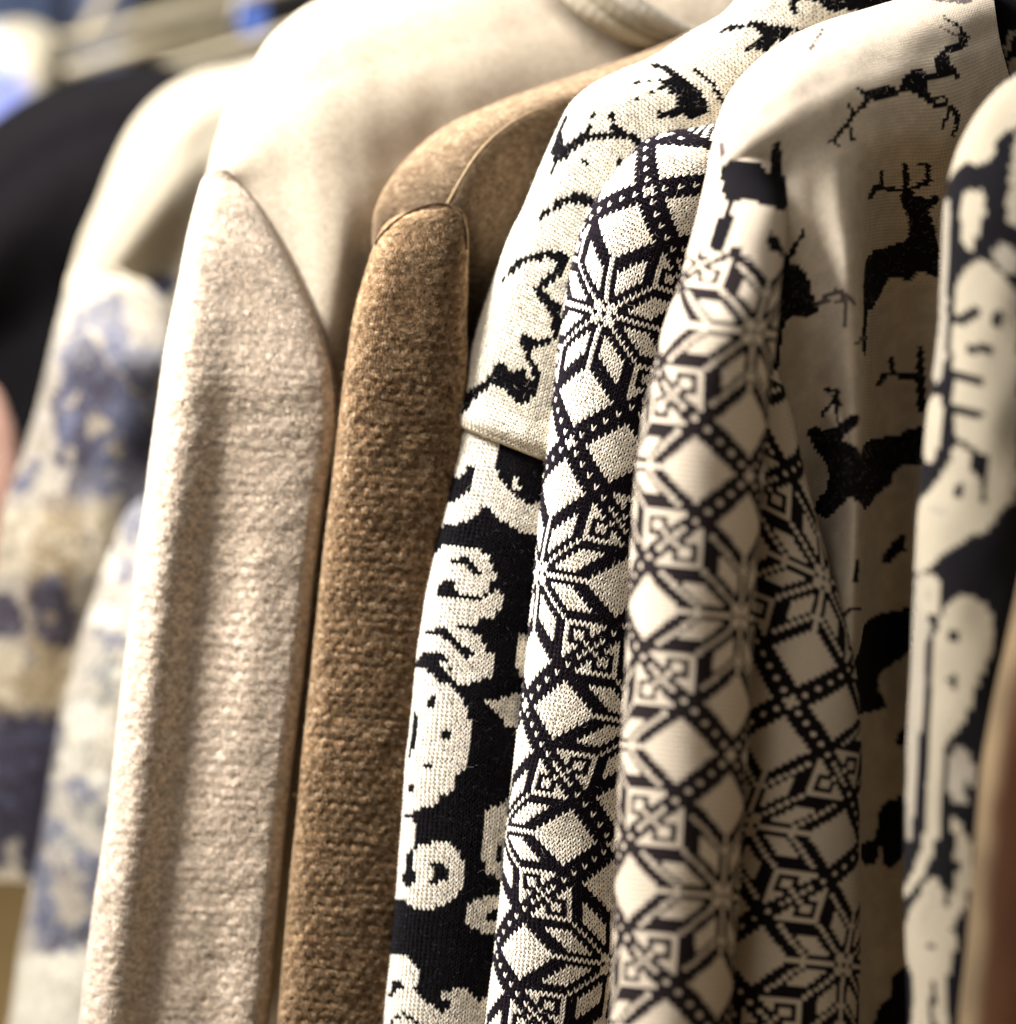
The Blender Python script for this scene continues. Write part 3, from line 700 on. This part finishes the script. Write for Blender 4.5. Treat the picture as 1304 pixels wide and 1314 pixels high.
    g = [[(918, 160, -0.029), (936, 118, -0.029), (985, 66, -0.023), (1050, 30, -0.013), (1120, 8, -0.005), (1190, -12, 0.003), (1268, -45, 0.013)], [(920, 180, -0.055), (945, 138, -0.055), (996, 88, -0.047), (1062, 52, -0.036), (1132, 30, -0.026), (1200, 12, -0.016), (1274, -10, -0.003)], [(924, 215, -0.072), (960, 175, -0.072), (1014, 135, -0.065), (1078, 104, -0.053), (1142, 84, -0.042), (1208, 70, -0.027), (1282, 45, -0.008)], [(930, 300, -0.06), (975, 240, -0.064), (1030, 196, -0.065), (1084, 178, -0.055), (1145, 165, -0.039), (1212, 160, -0.023), (1300, 120, -0.003)], [(940, 400, -0.06), (985, 340, -0.064), (1045, 290, -0.064), (1097, 270, -0.056), (1135, 262, -0.003), (1200, 260, 0.013), (1310, 230, 0.0)], [(945, 560, -0.044), (990, 500, -0.048), (1050, 460, -0.052), (1104, 450, -0.057), (1128, 446, 0.05), (1200, 445, 0.066), (1320, 440, 0.077)], [(945, 700, -0.044), (990, 660, -0.048), (1054, 620, -0.032), (1106, 610, -0.057), (1122, 610, 0.057), (1190, 612, 0.072), (1310, 620, 0.086)], [(935, 900, -0.009), (990, 860, -0.013), (1050, 800, -0.029), (1102, 790, -0.051), (1116, 795, 0.066), (1180, 800, 0.077), (1300, 810, 0.09)], [(920, 1100, -0.009), (975, 1080, -0.013), (1040, 1060, -0.006), (1094, 1050, -0.029), (1110, 1052, 0.074), (1175, 1055, 0.083), (1290, 1060, 0.093)], [(880, 1430, -0.009), (940, 1430, -0.013), (1020, 1430, 0.001), (1090, 1430, -0.019), (1110, 1430, 0.08), (1170, 1430, 0.086), (1280, 1430, 0.093)]]
    s = sheet(g, seed=8, wob=2.2, nb=400); s.plain(4.8, 4.0)
    def mott(px, py, i, j): return body(px, py, i, j) * (.86 + .2*vnoise(i/3, j/3, 4) + .08*vnoise(i, j, 9))[..., None]  # soft uneven shading put into the colour as mottling
    shell('body', s, M_knit, T, mott, step=1.9)
    fuzz('body_fuzz', s, M_fib, T, 5000, CREAM * .8, L=(3, 9), rad=.10, seed=37, yr=(-20, 700))
    # sleeve: front lobe
    rows = [(948,112,1000,110,-.01,18),(927,150,996,150,-.032,34),(914,186,1002,192,-.047,46),(906,225,1008,238,-.055,52),(896,270,1009,284,-.070,60),(882,325,1005,340,-.083,68),(868,372,1001,388,-.094,74),(852,420,996,436,-.10,78),(838,472,990,488,-.10,80),(826,530,985,547,-.10,80),(816,600,980,617,-.10,80),(812,660,975,677,-.10,80),(808,740,970,757,-.10,80),(804,830,966,846,-.10,80),
            (800,900,962,916,-.10,80),(794,1000,957,1016,-.10,80),(790,1100,951,1115,-.10,80),(787,1200,945,1214,-.10,80),(782,1310,938,1323,-.10,80),(775,1430,930,1443,-.10,80)]
    s1 = tube(rows, seed=12, wob=1.6)
    s1.register([(968,427,0,0),(962,610,0,28),(952,792,0,56),(938,969,0,84),(928,1150,0,112),(918,1330,0,140)], 7.2)
    def sl(px, py, i, j):
        w = star(i, j, True)
        top = py < 322 + 5*np.sin(i*.9) + 6*(np.mod(i, 5) > 2)
        k = np.where(w[..., None], CREAM*1.04, np.array([.024, .017, .018]))  # black wool lifted to grey, grazing light put into its colour
        return np.where(top[..., None], body(px, py, i, j), k)
    shell('sleeve', s1, M_knit, T, sl, step=2.0)
    # sleeve: rear lobe with the slanted seam against the body
    rows = [(960,455,1000,478,-.055,20),(962,500,1016,530,-.055,34),(960,550,1030,592,-.055,42),(960,610,1046,655,-.055,50),(957,670,1064,722,-.055,56),(954,730,1082,784,-.055,62),(952,790,1096,840,-.055,66),(948,860,1103,900,-.055,68),(942,940,1106,970,-.055,70),(934,1040,1103,1066,-.055,70),(927,1140,1104,1162,-.055,70),(922,1240,1104,1258,-.055,70),(914,1340,1100,1356,-.055,70),(904,1430,1094,1446,-.055,70)]
    s4 = tube(rows, seed=13, wob=2.5)
    s4.register([(1058,742,0,0),(1014,902,0,28),(1083,1239,28,84)], 6.7)
    def sl2(px, py, i, j):
        w = star(i, j, True)
        return np.where(w[..., None], CREAM, np.array([.012, .009, .010]))
    o = shell('sleeve_underside', s4, M_knit, T, sl2, step=2.0)
    return T

# ================================================================== 6. big scroll sweater, right edge
def bold_sweater():
    T = thing('sweater', 'blurred black sweater with bold white scrolls at the right edge of the photo', 'sweater', (1290, 120, -.15), GRP)
    p = Paint(1)
    p.poly([(1340,70),(1304,98),(1279,115),(1242,160),(1220,202),(1208,240),(1222,226),(1230,215),(1243,205),(1252,210),(1262,208),(1272,200),(1280,180),(1300,165),(1340,140)], 0)
    p.poly([(1235,255),(1245,245),(1258,243),(1266,255),(1260,285),(1250,310),(1243,320),(1236,310),(1233,280)], 0)
    p.poly([(1306,175),(1297,230),(1293,270),(1300,285),(1340,300),(1340,170)], 0)
    p.ell((1292,332), 14, 20, 2, -.5)
    p.poly([(1236,350),(1248,337),(1262,334),(1280,345),(1300,370),(1306,400),(1306,620),(1290,650),(1265,678),(1240,692),(1215,706),(1195,725),(1165,738),(1170,700),(1176,660),(1186,635),(1200,622),(1213,600),(1220,585),(1228,573),(1240,578),(1252,590),(1258,605),(1265,610),(1270,600),(1265,585),(1250,575),(1235,565),(1226,550),(1224,520),(1223,410),(1228,370)], 0)
    for a, b in ((410, 398), (482, 488), (526, 530)): p.stroke([(1212,a),(1236,a+1),(1256,b)], [15, 13, 12], 1)
    p.stroke([(1244,446),(1266,448)], [12, 13], 1); p.ell((1280,408), 10, 11, 1); p.ell((1232,630), 8, 8, 1); p.ell((1203, 655), 12, 4, 2)
    p.stroke([(1214,262),(1212,350),(1209,432)], 9, 2); p.ell((1205,458), 9, 34, 2, .1); p.ell((1197,548), 12, 44, 0, .12)
    p.stroke([(1186,746),(1178,850),(1172,950),(1166,1075)], [24, 20, 16, 8], 2)
    p.ell((1194,765), 14, 30, 0); p.ell((1198,792), 7, 7, 1); p.ell((1190,762), 4, 6, 2)
    p.poly([(1198,830),(1205,800),(1215,775),(1235,765),(1258,770),(1272,790),(1272,830),(1262,860),(1250,890),(1240,920),(1225,940),(1214,955),(1211,1000),(1206,1060),(1195,1100),(1180,1130),(1160,1152),(1160,1140),(1178,1100),(1187,1050),(1190,960),(1178,920),(1188,880)], 0)
    p.ell((1222,815), 7, 9, 1); p.ell((1224,872), 7, 9, 1); p.stroke([(1252,590),(1262,612),(1262,640)], [16, 14, 6], 1); p.stroke([(1250,1000),(1256,1100),(1250,1200),(1240,1320)], [14, 22, 26, 30], 1)
    p.stroke([(1195,830),(1188,930),(1184,1000),(1184,1060)], 8, 1)
    p.ell((1233,995), 18, 37, 2); p.ell((1243, 1012), 5, 9, 1)
    p.stroke([(1226,1055),(1238,1090),(1239,1120),(1230,1155),(1215,1185),(1205,1195)], [10, 22, 20, 20, 18, 14], 0)
    p.poly([(1160,1190),(1178,1150),(1190,1130),(1203,1125),(1210,1150),(1212,1185),(1224,1200),(1222,1240),(1215,1262),(1217,1340),(1172,1340),(1172,1262),(1160,1220)], 0)
    p.ell((1194,1212), 6, 5, 1); p.stroke([(1196,1145),(1190,1165),(1184,1178)], 4, 2); p.stroke([(1198,1262),(1195,1300),(1200,1330)], [5, 8, 8], 1); p.stroke([(1204,1150),(1206,1172)], 4, 2)
    pal = [np.array([.46, .395, .295]), BLACK*1.3, np.array([.38, .33, .26])]
    rows = [(1360,20,1520,90,-.10,30),(1320,72,1500,150,-.115,45),(1279,114,1480,210,-.124,60),(1248,154,1460,270,-.13,72),(1228,194,1445,310,-.135,82),(1214,250,1430,350,-.135,90),(1208,340,1420,420,-.135,92),(1202,440,1410,500,-.135,92),(1190,530,1400,580,-.135,92),(1181,620,1392,660,-.135,92),(1174,720,1382,755,-.135,92),(1170,820,1374,850,-.135,92),(1164,940,1364,966,-.135,92),(1160,1060,1356,1084,-.135,92),(1160,1160,1350,1182,-.135,92),(1164,1260,1348,1280,-.135,92),(1170,1430,1345,1450,-.135,92)]
    s = tube(rows, seed=19, wob=3); s.plain(6.4, 5.4)
    shell('sleeve', s, M_knit, T, two(p, pal), step=2.6)
    return T

def rust_sweater():
    T = thing('sweater', 'blurred rust brown sweater in the bottom right corner with a lit edge painted tan', 'sweater', (1330, 700, -.22), GRP)
    rows = [(1385,560,1480,570,-.19,20),(1345,600,1500,620,-.19,50),(1322,680,1505,700,-.19,80),(1303,770,1500,790,-.19,92),(1285,850,1495,866,-.19,100),(1268,930,1490,945,-.19,104),(1256,1010,1480,1025,-.19,106),(1249,1100,1476,1115,-.19,106),(1242,1190,1470,1205,-.19,106),(1231,1300,1462,1315,-.19,106),(1222,1430,1455,1445,-.19,106)]
    s = tube(rows, seed=20, wob=3); s.plain(5.5, 4.5)
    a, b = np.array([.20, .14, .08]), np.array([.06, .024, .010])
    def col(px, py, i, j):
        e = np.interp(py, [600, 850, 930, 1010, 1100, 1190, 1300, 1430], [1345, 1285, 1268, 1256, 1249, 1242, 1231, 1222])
        k = np.clip((px - e - 8 - 6*vnoise(py/40, px*0, 2)) / 20, 0, 1)[..., None]  # lit left rim painted tan into the rust wool
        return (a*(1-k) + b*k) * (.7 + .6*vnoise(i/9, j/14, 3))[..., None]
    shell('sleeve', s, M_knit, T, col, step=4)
    return T

# ================================================================== 7. blue fair-isle sweater, left
def fairisle_sweater():
    T = thing('sweater', 'blurred cream sweater, sleeve patterned slate blue and tan, left of the beige one', 'sweater', (300, 90, .3), GRP)
    C, B, D, N, G, Wt = 0, 1, 2, 3, 4, 5
    p = Paint(0)
    # dark and slate bands of the yoke
    p.poly([(150,362),(158,372),(162,410),(205,500),(230,545),(215,640),(190,690),(165,700),(150,640),(110,640),(90,620),(70,560),(75,480),(90,420),(120,385)], B)
    p.poly([(100,435),(125,440),(140,470),(152,500),(135,560),(120,600),(95,642),(84,620),(90,570),(98,520),(85,480)], D)
    p.stroke([(112,620),(100,570),(106,500)], 10, D); p.stroke([(75,500),(72,560),(76,600)], 9, D); p.stroke([(104,650),(112,690)], 10, B)
    p.poly([(160,430),(170,440),(230,455),(240,520),(215,525),(190,495),(165,460)], 6); p.stroke([(110,420),(135,455),(165,490),(200,535)], 6, G)
    for c, rx, ry in (((92,515),7,14),((125,545),12,15),((152,578),14,10),((90,585),9,10),((52,575),8,22),((140,655),16,22)): p.ell(c, rx, ry, G, .4)
    p.stroke([(170,545),(165,610),(150,670)], 8, B); p.stroke([(190,600),(172,660),(175,690)], 8, B)
    p.ell((30,620), 10, 22, B, .3); p.ell((48,600), 7, 12, B)
    # tan ground with small dark diamonds
    p.poly([(50,650),(110,655),(95,760),(85,860),(70,920),(30,925),(35,800)], N)
    for c, r in (((22,678),9),((62,690),9),((90,700),10),((12,712),7),((145,700),8),((140,770),11),((120,960),12),((118,905),10),((170,880),9)):
        for k in range(4):
            a = k*math.pi/2; p.ell((c[0] + r*math.cos(a), c[1] + r*math.sin(a)), 4.5, 4.5, N + 4)
    p.poly([(45,760),(60,735),(80,745),(92,770),(95,820),(78,838),(50,820),(40,790)], D); p.ell((70,745), 14, 12, B, -.6); p.ell((60,795), 12, 8, N)
    p.ell((8,790), 24, 34, D); p.ell((38,840), 9, 18, B)
    p.poly([(-40,925),(75,915),(68,1000),(62,1080),(45,1120),(30,1115),(20,1075),(5,1110),(-20,1130),(-60,1120)], D)
    for y in (950, 985, 1020): p.stroke([(-40,y),(10,y+4),(70,y-8)], 5, B)
    p.stroke([(-30,880),(20,875),(70,885)], 10, N); p.stroke([(-30,905),(20,900),(70,905)], 6, G)
    # bright right lobe with blue patches
    for c, rx, ry in (((142,725),16,22),((132,792),24,18),((115,925),28,26),((92,972),16,16),((130,995),22,10),((140,860),16,12)): p.ell(c, rx, ry, Wt)
    for c, rx, ry, v in (((160,735),10,22,B),((140,822),24,10,B),((150,850),14,10,7),((130,865),18,14,7),((100,1010),24,12,B),((140,880),10,20,7),((120,1040),30,14,7),((70,1065),14,20,B),((90,1085),26,10,7),((130,1050),12,20,7),((115,1105),26,14,B),((75,1140),18,24,B),((150,1110),20,12,B)): p.ell(c, rx, ry, v, .3)
    p.poly([(48,1105),(66,1110),(80,1150),(110,1125),(150,1090),(150,1210),(120,1205),(90,1218),(48,1228),(42,1216)], B)
    p.poly([(66,1135),(85,1120),(100,1150),(118,1140),(108,1165),(140,1155),(115,1182),(70,1188),(80,1160)], G); p.stroke([(50,1225),(80,1208),(110,1200),(140,1203)], 14, D)
    p.poly([(-60,1228),(30,1228),(80,1222),(160,1210),(160,1440),(-60,1440)], Wt)
    p.ell((210,365), 16, 14, B); p.stroke([(190,395),(225,420)], 8, G)
    pal = [np.array(v) for v in [(.66,.57,.43),(.13,.135,.20),(.055,.045,.06),(.36,.27,.16),(.60,.50,.34),(.86,.80,.66),(.42,.41,.44),(.30,.28,.22)]]
    base0 = two(p, pal)
    zones = [(372, (0.248,0.248,0.285), (0.527,0.468,0.365)), (425, (0.118,0.121,0.174), (0.391,0.365,0.340)), (470, (0.043,0.038,0.053), (0.130,0.133,0.186)), (600, (0.093,0.093,0.130), (0.357,0.323,0.281)), (655, (0.170,0.128,0.081), (0.510,0.433,0.315)),
             (738, (0.038,0.031,0.034), (0.124,0.112,0.136)), (832, (0.221,0.170,0.102), (0.425,0.348,0.230)), (918, (0.019,0.016,0.024), (0.062,0.062,0.099)), (1120, (0.340,0.281,0.187), (0.425,0.357,0.255))]
    zones2 = [(372, (0.248,0.248,0.285), (0.527,0.468,0.365)), (425, (0.118,0.121,0.174), (0.391,0.365,0.340)), (600, (0.205,0.208,0.273), (0.612,0.552,0.442)), (820, (0.186,0.192,0.248), (0.561,0.518,0.425)), (905, (0.248,0.248,0.260), (0.680,0.620,0.501)), (1000, (0.155,0.161,0.223), (0.476,0.451,0.399)), (1100, (0.105,0.112,0.167), (0.374,0.357,0.357)), (1224, (0.697,0.637,0.527), (0.697,0.637,0.527))]
    def zoned(Z):
        e = np.array([z[0] for z in Z]); A = np.array([z[1] for z in Z]); B = np.array([z[2] for z in Z])
        def f(px, py, i, j):
            q = py + 5*np.sin(i*.8) + 10*(vnoise(i/4, j*0, 8) - .5)
            k = np.clip(np.searchsorted(e, q) - 1, 0, len(e) - 1)
            st = star(np.round(i*1.35) + 9, np.round(j*1.35))[..., None]
            small = (np.mod(np.abs(np.mod(i, 10) - 5) + np.abs(np.mod(j, 10) - 5), 4) < 1.5)[..., None]
            c = np.where(st ^ (small & (vnoise(i/9, j/9, 3) > .62)[..., None]), B[k], A[k])
            return np.where((q < e[0])[..., None], pal[0], c)
        return f
    pal = np.array(pal); zs, zb = zoned(zones), zoned(zones2)
    def sleeve_col(px, py, i, j):
        c = zs(px, py, i, j) * .5 + base(px, py, i, j) * .5
        return c * (.8 + .4*vnoise(i/1.5, j/1.5, 5))[..., None]
    def body_col(px, py, i, j):
        c = zb(px, py, i, j) * .5 + base(px, py, i, j) * .5
        return c * (.8 + .4*vnoise(i/1.5, j/1.5, 7))[..., None]
    def base(px, py, i, j):
        return base0(px + 16*(vnoise(px/13, py/13, 2) - .5) + 8*(vnoise(px/4, py/4, 4) - .5), py + 16*(vnoise(px/13, py/13, 3) - .5) + 8*(vnoise(px/4, py/4, 6) - .5), i, j)
    def col(px, py, i, j):
        # small stranded-knit flecks over the motif
        c = base(px, py, i, j)
        pat = (py > 375) & (py < 1215)
        tw = np.mod(np.floor(i/3) + np.floor(j/4), 2) * (np.mod(j, 24) > 6)
        f = np.where(pat, (.55 + .6*vnoise(i/1.5, j/1.5, 5)) * (.82 + .34*tw), .9)
        return c * f[..., None]
    g = [[(88,360,.33),(104,306,.33),(126,255,.33),(146,205,.33),(172,156,.335),(208,118,.34),(252,93,.345),(300,82,.35),(380,60,.36)],
         [(95,362,.30),(116,312,.295),(142,262,.29),(168,215,.29),(198,172,.295),(235,140,.30),(275,118,.31),(325,108,.32),(400,90,.335)],
         [(120,362,.285),(145,330,.28),(170,290,.275),(198,250,.275),(228,215,.28),(262,188,.29),(300,168,.30),(345,155,.31),(410,140,.325)],
         [(160,375,.30),(182,370,.30),(205,350,.30),(228,325,.30),(255,300,.30),(285,270,.305),(320,250,.31),(360,235,.315),(420,220,.33)],
         [(180,460,.31),(200,460,.31),(222,455,.31),(245,450,.31),(270,450,.31),(300,440,.315),(335,430,.32),(370,420,.325),(430,410,.33)],
         [(120,1300,.33),(150,1300,.33),(180,1300,.33),(210,1300,.33),(240,1300,.33),(270,1300,.33),(310,1300,.33),(350,1300,.33),(420,1300,.33)]]
    s = sheet(g, seed=23, wob=3); s.plain(4.6, 3.8)
    shell('shoulder', s, M_knit, T, col, step=4)
    rows = [(112,325,165,345,.31,20),(94,345,190,362,.30,40),(82,385,222,405,.29,52),(70,430,228,452,.28,58),(52,505,226,525,.28,60),(28,585,215,602,.28,60),(8,645,205,662,.28,60),(-4,720,190,735,.28,60),(-14,800,160,815,.285,60),(-25,900,120,912,.29,58),(-35,1000,100,1010,.295,56),(-45,1080,86,1088,.30,54),(-52,1128,76,1134,.30,50)]
    s1 = tube(rows, seed=24, wob=3); s1.plain(4.6, 3.8)
    shell('sleeve', s1, M_knit, T, sleeve_col, step=2.4)
    rows = [(158,600,260,610,.285,10),(140,640,270,650,.275,34),(126,700,275,710,.27,50),(112,780,270,792,.265,58),(96,850,262,862,.265,62),(78,920,250,934,.265,64),(66,990,242,1002,.265,64),(55,1060,232,1072,.265,64),(42,1130,222,1142,.265,64),(28,1200,212,1212,.265,64),(18,1270,205,1280,.265,64),(8,1340,198,1350,.265,64),(-4,1430,190,1440,.265,64)]
    s2 = tube(rows, seed=25, wob=4); s2.plain(4.6, 3.8)
    shell('body', s2, M_knit, T, body_col, step=2.4)
    cord('armhole_seam', [(140,345,.262),(160,352,.256),(185,375,.254),(210,400,.256),(232,432,.262)], 2.5, M_soft, T, (.75, .66, .5))
    return T

def plain_sheet_sweater(label, p0, g, color, step=6, seed=0, part='body', wob=4):
    T = thing('sweater', label, 'sweater', p0, GRP)
    s = sheet(g, seed=seed, wob=wob); s.plain(5, 4)
    c = heather(np.array(color), np.array(color)*.8, np.array(color)*1.2, 3, 3, seed)
    shell(part, s, M_soft, T, c, step=step)
    return T

def dark_sweater():
    g = [[(-120,260,.50),(-50,190,.50),(10,140,.50),(70,108,.50),(130,92,.50),(190,84,.51),(260,80,.52),(360,60,.54)],
         [(-120,300,.44),(-45,225,.43),(15,172,.43),(75,138,.43),(135,120,.43),(195,112,.44),(265,106,.45),(365,90,.47)],
         [(-120,360,.41),(-40,290,.40),(20,235,.40),(80,195,.40),(140,175,.40),(200,165,.41),(270,160,.42),(370,150,.44)],
         [(-120,520,.43),(-40,480,.43),(20,440,.43),(80,420,.43),(140,400,.43),(200,390,.43),(270,380,.44),(370,370,.46)],
         [(-120,760,.45),(-40,760,.45),(20,760,.45),(80,760,.45),(140,760,.45),(200,760,.45),(270,760,.45),(370,760,.46)],
         [(-90,1000,.45),(-40,1010,.45),(-10,1010,.45),(30,1010,.45),(100,1010,.45),(180,1010,.45),(250,1010,.45),(350,1010,.46)]]
    return plain_sheet_sweater('blurred charcoal black sweater at the far left behind the patterned cream one', (200, 90, .45), g, (.006, .005, .006), seed=31)

def pink_sweater():
    T = thing('sweater', 'blurred salmon pink garment just showing at the left edge beside the blue patterned sleeve', 'sweater', (-40, 470, .38), GRP)
    rows = [(-110,470,-20,482,.37,10),(-150,480,-2,500,.37,30),(-170,510,14,535,.37,40),(-180,570,26,600,.37,46),(-185,660,20,690,.37,46),(-190,800,-10,830,.37,46),(-195,1000,-40,1010,.37,40)]
    s = tube(rows, seed=41, wob=4); s.plain(5, 4)
    c = heather((.42, .24, .18), (.34, .19, .14), (.5, .32, .25), 3, 3, 4)
    shell('sleeve', s, M_soft, T, c, step=5)
    return T

def background():
    # pale shirt and blue shirt shoulders, top left
    T = thing('shirt', 'blurred cream and periwinkle blue garment shoulder in the top left corner', 'shirt', (20, 30, .75))
    g = [[(-120,100,.80),(-60,52,.78),(-10,32,.76),(40,28,.76),(72,44,.76),(92,78,.78),(104,120,.80)],
         [(-120,140,.74),(-60,90,.71),(-10,66,.70),(34,58,.70),(62,70,.71),(84,98,.74),(98,135,.78)],
         [(-120,220,.72),(-60,170,.69),(-10,140,.68),(26,125,.68),(54,125,.69),(76,140,.72),(94,160,.77)],
         [(-120,420,.78),(-60,380,.76),(-10,350,.76),(20,330,.76),(46,320,.76),(66,310,.77),(84,300,.80)]]
    s = sheet(g, seed=51, wob=5); s.plain(5, 4)
    def col(px, py, i, j):
        k = np.clip((px + (py-60)*-.55 + 8) / 30, 0, 1)[..., None]
        k2 = np.clip((95 - py + px*.25)/40, 0, 1)[..., None]
        a = np.array([.20, .23, .50])*(1-k2) + np.array([.72, .76, .85])*k2
        return a*(1-k) + np.array([.56, .49, .36])*k
    shell('body', s, M_soft, T, col, step=6)
    # wooden hangers: each a broad arm with a steel hook
    wood = simple('pale_wood', (.36, .30, .19), .45, .15, 30, (1, 12, 1)); steel = simple('steel', (.5, .5, .5), .25, .05); dark = simple('dark_cloth', (.012, .014, .014), .9); 
    def arm(label, pts, rad, mat, col=(.5,.42,.3)):
        H = thing('coat_hanger', label, 'hanger', pts[0], 'wooden hangers on the rack behind')
        cord('arm', pts, rad, mat, H, col)
        a = pts[-1]
        cord('hook', [(a[0], a[1], a[2]), (a[0]+10, a[1]-50, a[2]), (a[0]+20, a[1]-100, a[2]), (a[0]+50, a[1]-120, a[2]), (a[0]+70, a[1]-95, a[2])], 3, steel, H, col)
        return H
    arm('upper blurred pale wooden hanger arm crossing the top left background', [(60,56,.80),(110,48,.80),(190,26,.80),(270,6,.80),(350,-16,.80),(440,-40,.80)], [13, 14, 13, 12], wood)
    arm('lower pale wooden hanger arm ending in a rounded tip above the black sweater', [(206,88,.62),(240,79,.62),(290,64,.62),(350,46,.62),(420,22,.62)], [10, 11, 10], wood)
    arm('steeply tilted olive wooden hanger arm in the top left background', [(98,62,.84),(112,40,.84),(130,10,.84),(152,-30,.84),(175,-70,.84)], [15, 15, 13], wood)
    arm('thin olive hanger arm resting along the top of the charcoal sweater', [(84,92,.66),(130,78,.66),(180,64,.66),(240,50,.68),(300,32,.70)], [12, 12, 9], wood)
    arm('thin black hanger arm running under the upper wooden one in the background', [(84,64,.78),(150,46,.78),(220,28,.78),(300,8,.78),(380,-14,.78),(440,-32,.78)], [3.5, 4, 4], dark)
    for k, (lab, x, y, d, c, w) in enumerate([
        ('blurred slate blue garment hanging behind the hangers, furthest left', 10, -20, 1.0, (.05, .065, .11), 90),
        ('blurred denim blue garment behind the tilted hanger arm', 150, -25, 1.02, (.09, .11, .18), 80),
        ('blurred dark brown garment behind the lower hanger arm', 235, 30, 1.0, (.02, .017, .014), 110),
        ('blurred bright blue garment edge beside the beige shoulder', 322, 8, .92, (.10, .17, .50), 30)]):
        T = thing('garment', lab, 'garment', (x, y, d), 'garments on the rack behind')
        rows = [(x-w*.3, y-60, x+w*.3, y-60, d, 10), (x-w*.6, y-35, x+w*.6, y-38, d, 25), (x-w*.7, y+10, x+w*.7, y+8, d, 30), (x-w*.7, y+80, x+w*.7, y+80, d, 30), (x-w*.7, y+320, x+w*.7, y+320, d, 30)]
        if k == 3: rows = [(312,-30,336,-30,.92,8),(310,0,338,0,.92,12),(312,34,340,32,.92,12),(318,50,338,48,.92,6)]
        s = tube(rows, seed=60+k, wob=3); s.plain(5, 4)
        cc = heather(np.array(c), np.array(c)*.6, np.array(c)*1.5, 6, 6, k)
        shell('body', s, M_soft, T, cc, step=7)
    # floor and wall of the shop
    def quad(name, P, mat):
        me = bpy.data.meshes.new(name); me.from_pydata(P, [], [(0, 1, 2, 3)]); me.materials.append(mat)
        o = bpy.data.objects.new(name, me); COL.objects.link(o); o['kind'] = 'structure'
    quad('floor', [(-8, -3, 0), (8, -3, 0), (8, 7, 0), (-8, 7, 0)], simple('wooden_floor', (.60, .40, .17), .5, .12, 2, (1, 6, 1)))
    quad('wall', [(-8, 6, 0), (8, 6, 0), (8, 6, 3.5), (-8, 6, 3.5)], simple('shop_wall', (.10, .10, .11), .8, .3, 1.5))

star_sweater(); scroll_sweater(); brown_sweater(); beige_sweater(); reindeer_sweater(); bold_sweater(); rust_sweater(); fairisle_sweater()
dark_sweater(); pink_sweater(); background()

# ------------------------------------------------------------------ light: a big soft lamp up left, a weak warm fill, dim room
def area(name, p, tgt, size, power, col):
    l = bpy.data.lights.new(name, 'AREA'); l.shape = 'DISK'; l.size = size; l.energy = power; l.color = col
    o = bpy.data.objects.new(name, l); COL.objects.link(o); o.location = p
    o.rotation_euler = (Vector(tgt) - Vector(p)).to_track_quat('-Z', 'Y').to_euler(); return o
C0 = Vector(at(np.array(652.), np.array(657.), np.array(0.)).tolist())
def cdir(x, y, z): return R_*x + U_*y - fwd*z      # z towards the camera
area('key_lamp', C0 + cdir(-.72, .97, .24), C0 + cdir(.05, 0, 0), .42, 74, (1, .985, .96))
area('fill_lamp', C0 + cdir(-.65, 1.2, 1.3), C0, .8, 9.5, (1, .965, .91))
area('back_lamp', C0 + cdir(-1.6, 1.8, -2.2), C0 + cdir(-.6, -.6, -2.0), 1.2, 5, (1, .95, .88))
w = bpy.data.worlds.new('World'); scene.world = w; w.use_nodes = True
w.node_tree.nodes['Background'].inputs[0].default_value = (.95, .90, .82, 1); w.node_tree.nodes['Background'].inputs[1].default_value = .09
scene.view_settings.view_transform = 'Standard'; scene.view_settings.look = 'None'; scene.view_settings.exposure = 0
